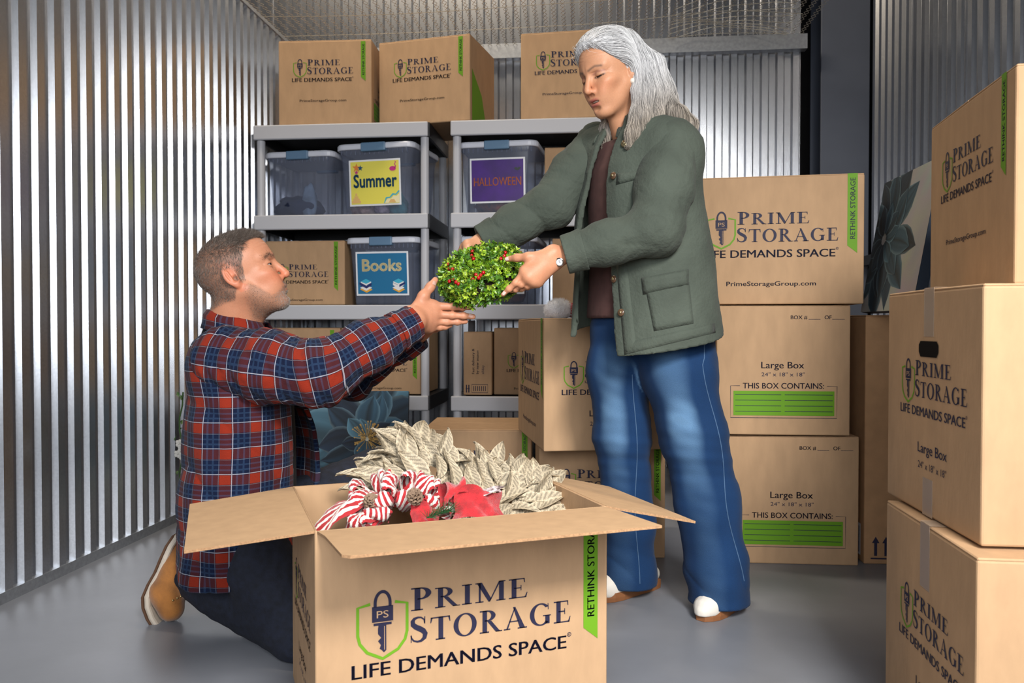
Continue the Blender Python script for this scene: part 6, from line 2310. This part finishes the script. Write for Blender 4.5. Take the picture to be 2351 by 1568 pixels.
gw = empty('boxwood_wreath', gc); tag(gw, 'small green boxwood wreath with red berries held between the two people', 'wreath')
b = MB(); b.tube([f1 * RM * math.cos(t) + f2 * RM * math.sin(t) - nrm_w * .012 for t in np.linspace(0, 2 * math.pi, 33)], .027, 8, cap=False)
b.build('twig_base', mat('dark_twig', (.045, .026, .016), .9, var=.5, scale=120), gw)
rw = np.random.default_rng(31)
NC = 2000
th = rw.uniform(0, 2 * math.pi, NC); ph = rw.uniform(-1.0, math.pi + 1.2, NC); rr = RN * rw.uniform(.62, 1.08, NC)
radial = f1[None] * np.cos(th)[:, None] + f2[None] * np.sin(th)[:, None]
outd = radial * np.cos(ph)[:, None] + nrm_w[None] * np.sin(ph)[:, None]
cpos = radial * RM + outd * rr[:, None]
Vv, Ff, Tt = [], [], []
sprig = rw.choice(3, NC, p=[.45, .35, .2])
for i in range(NC):
    o = outd[i] + rw.normal(size=3) * .35; o /= np.linalg.norm(o)
    a = np.cross(o, rw.normal(size=3)); a /= np.linalg.norm(a); c = np.cross(o, a)
    basec = [(.17, .31, .015), (.065, .17, .018), (.34, .47, .04)][sprig[i]]
    for k in range(6):
        t = k * 1.047 + rw.uniform(-.3, .3); lift = rw.uniform(.15, .9)
        d = a * math.cos(t) + c * math.sin(t); d = d * (1 - lift * .4) + o * lift; d /= np.linalg.norm(d)
        s = np.cross(d, o); s /= max(np.linalg.norm(s), 1e-6); n = np.cross(s, d)
        L_, W_ = rw.uniform(.0105, .0155), rw.uniform(.0036, .0052)
        p0 = cpos[i] + o * rw.uniform(-.006, .006)
        q = len(Vv)
        Vv += [p0, p0 + d * L_ * .5 + s * W_ + n * .001, p0 + d * L_, p0 + d * L_ * .5 - s * W_ + n * .001, p0 + d * L_ * .55 - n * .0012]
        Ff += [(q, q + 4, q + 1), (q + 1, q + 4, q + 2), (q + 2, q + 4, q + 3), (q + 3, q + 4, q)]
        kk = rw.uniform(.65, 1.35); Tt += [tuple(x * kk for x in basec)] * 5
fo = np_mesh('foliage', np.array(Vv), np.array(Ff), mat_attr('boxwood_leaf', .35, spec=.6), gw, np.clip(np.array(Tt), 0, 1), None, False)
fo.location = (0, 0, 0); fo['kind'] = 'stuff'
BERRY = mat('red_berry', (.42, .006, .008), .22)
bm_ = MB(); bm_.ball((0, 0, 0), .0056, 12, 8); bme = None
for (x, y) in ((1084, 577), (1083, 587), (1087, 594), (1029, 607), (1032, 617), (1039, 618), (1111, 616), (1110, 626), (1104, 632), (1093, 631), (1085, 641), (1099, 638), (1160, 580), (1158, 588), (1150, 594), (1032, 646), (1040, 642), (1047, 648), (1053, 652)):
    p = march(lambda P: ring_w(P) - .006, x, y, 2.1, 2.6, 200)
    if p is None: p = NP(at(x, y, 2.34))
    if bme is None:
        o = bm_.build('berry', BERRY, gw, p - gc, smooth=True); bme = o.data
    else: add_mesh('berry', bme, gw, p - gc)

# ------------------------------------------------------------------ small things behind
hp = at(1283, 722, 2.86)
sh_ = MB(); rs = np.random.default_rng(8)
sh_root = empty('santa_hat', (hp.x, hp.y, .868)); tag(sh_root, 'fluffy white hat trim lying on the logo box behind the woman', 'hat')
b = MB(); b.ball((0, 0, .030), (.046, .05, .036), 16, 10); b.build('trim_core', mat('white_fluff', (.85, .85, .87), .95), sh_root, smooth=True)
n_ = 2600; dv = rs.normal(size=(n_, 3)); dv /= np.linalg.norm(dv, axis=1)[:, None]
rt = V3(0, 0, .030) + dv * np.array([.045, .049, .035]); dd = dv + rs.normal(size=(n_, 3)) * .5; dd /= np.linalg.norm(dd, axis=1)[:, None]
keep = (rt + dd * .02)[:, 2] > .001
fz = strands('fluff', rt[keep], dd[keep], dv[keep], rs.uniform(.010, .020, keep.sum()), .0006, np.repeat(np.array([[.85, .85, .88]]), keep.sum(), 0), HAIRM, sh_root); fz['kind'] = 'stuff'
b = MB(); b.ball((.10, .02, .03), (.09, .06, .034), 14, 8); b.build('red_felt', mat('red_felt', (.32, .008, .014), .9), sh_root, smooth=True)
# flower garland leaning in the corner behind the man
fg = empty('flower_garland', (at(402, 1200, 2.9).x, at(402, 1200, 2.9).y, 0)); tag(fg, 'green leafy stem with small white flowers by the left wall, behind the man', 'flowers')
fb_ = fg.location
st = [at(416 + 5 * math.sin(y * .05), y, 2.95) - fb_ for y in range(900, 1230, 30)]; st[-1].z = .0
b = MB(); b.tube(st, .003, 6); b.build('stem', mat('stem_green', (.04, .09, .02), .7), fg)
LG = mat('leaf_green', (.05, .12, .03), .5); FW = mat('petal_white', (.62, .60, .55), .7)
rs2 = random.Random(4)
for (x, y) in ((411, 912), (419, 920), (423, 908), (410, 985), (418, 992), (405, 1000), (416, 975), (408, 1080)):
    c = at(x, y, 2.95) - fb_; M = Euler((rs2.uniform(-1, 1), rs2.uniform(-1, 1), rs2.uniform(0, 6))).to_matrix()
    V = [M @ Vector(q) + c for q in ((0, 0, 0), (.012, .007, .002), (.028, 0, 0), (.012, -.007, .002), (.013, 0, -.002))]
    mesh_obj('leaf', V, [(0, 4, 1), (1, 4, 2), (2, 4, 3), (3, 4, 0)], LG, fg)
for (x, y) in ((412, 1018), (417, 1030), (409, 1042), (420, 1048)):
    c = at(x, y, 2.93) - fb_; b = MB()
    for k in range(5):
        a = k * 1.257; b.ball(c + Vector((.009 * math.cos(a), -.002, .009 * math.sin(a))), (.007, .003, .007), 8, 5)
    b.ball(c + Vector((0, -.004, 0)), .004, 8, 5); b.build('blossom', FW, fg, smooth=True)
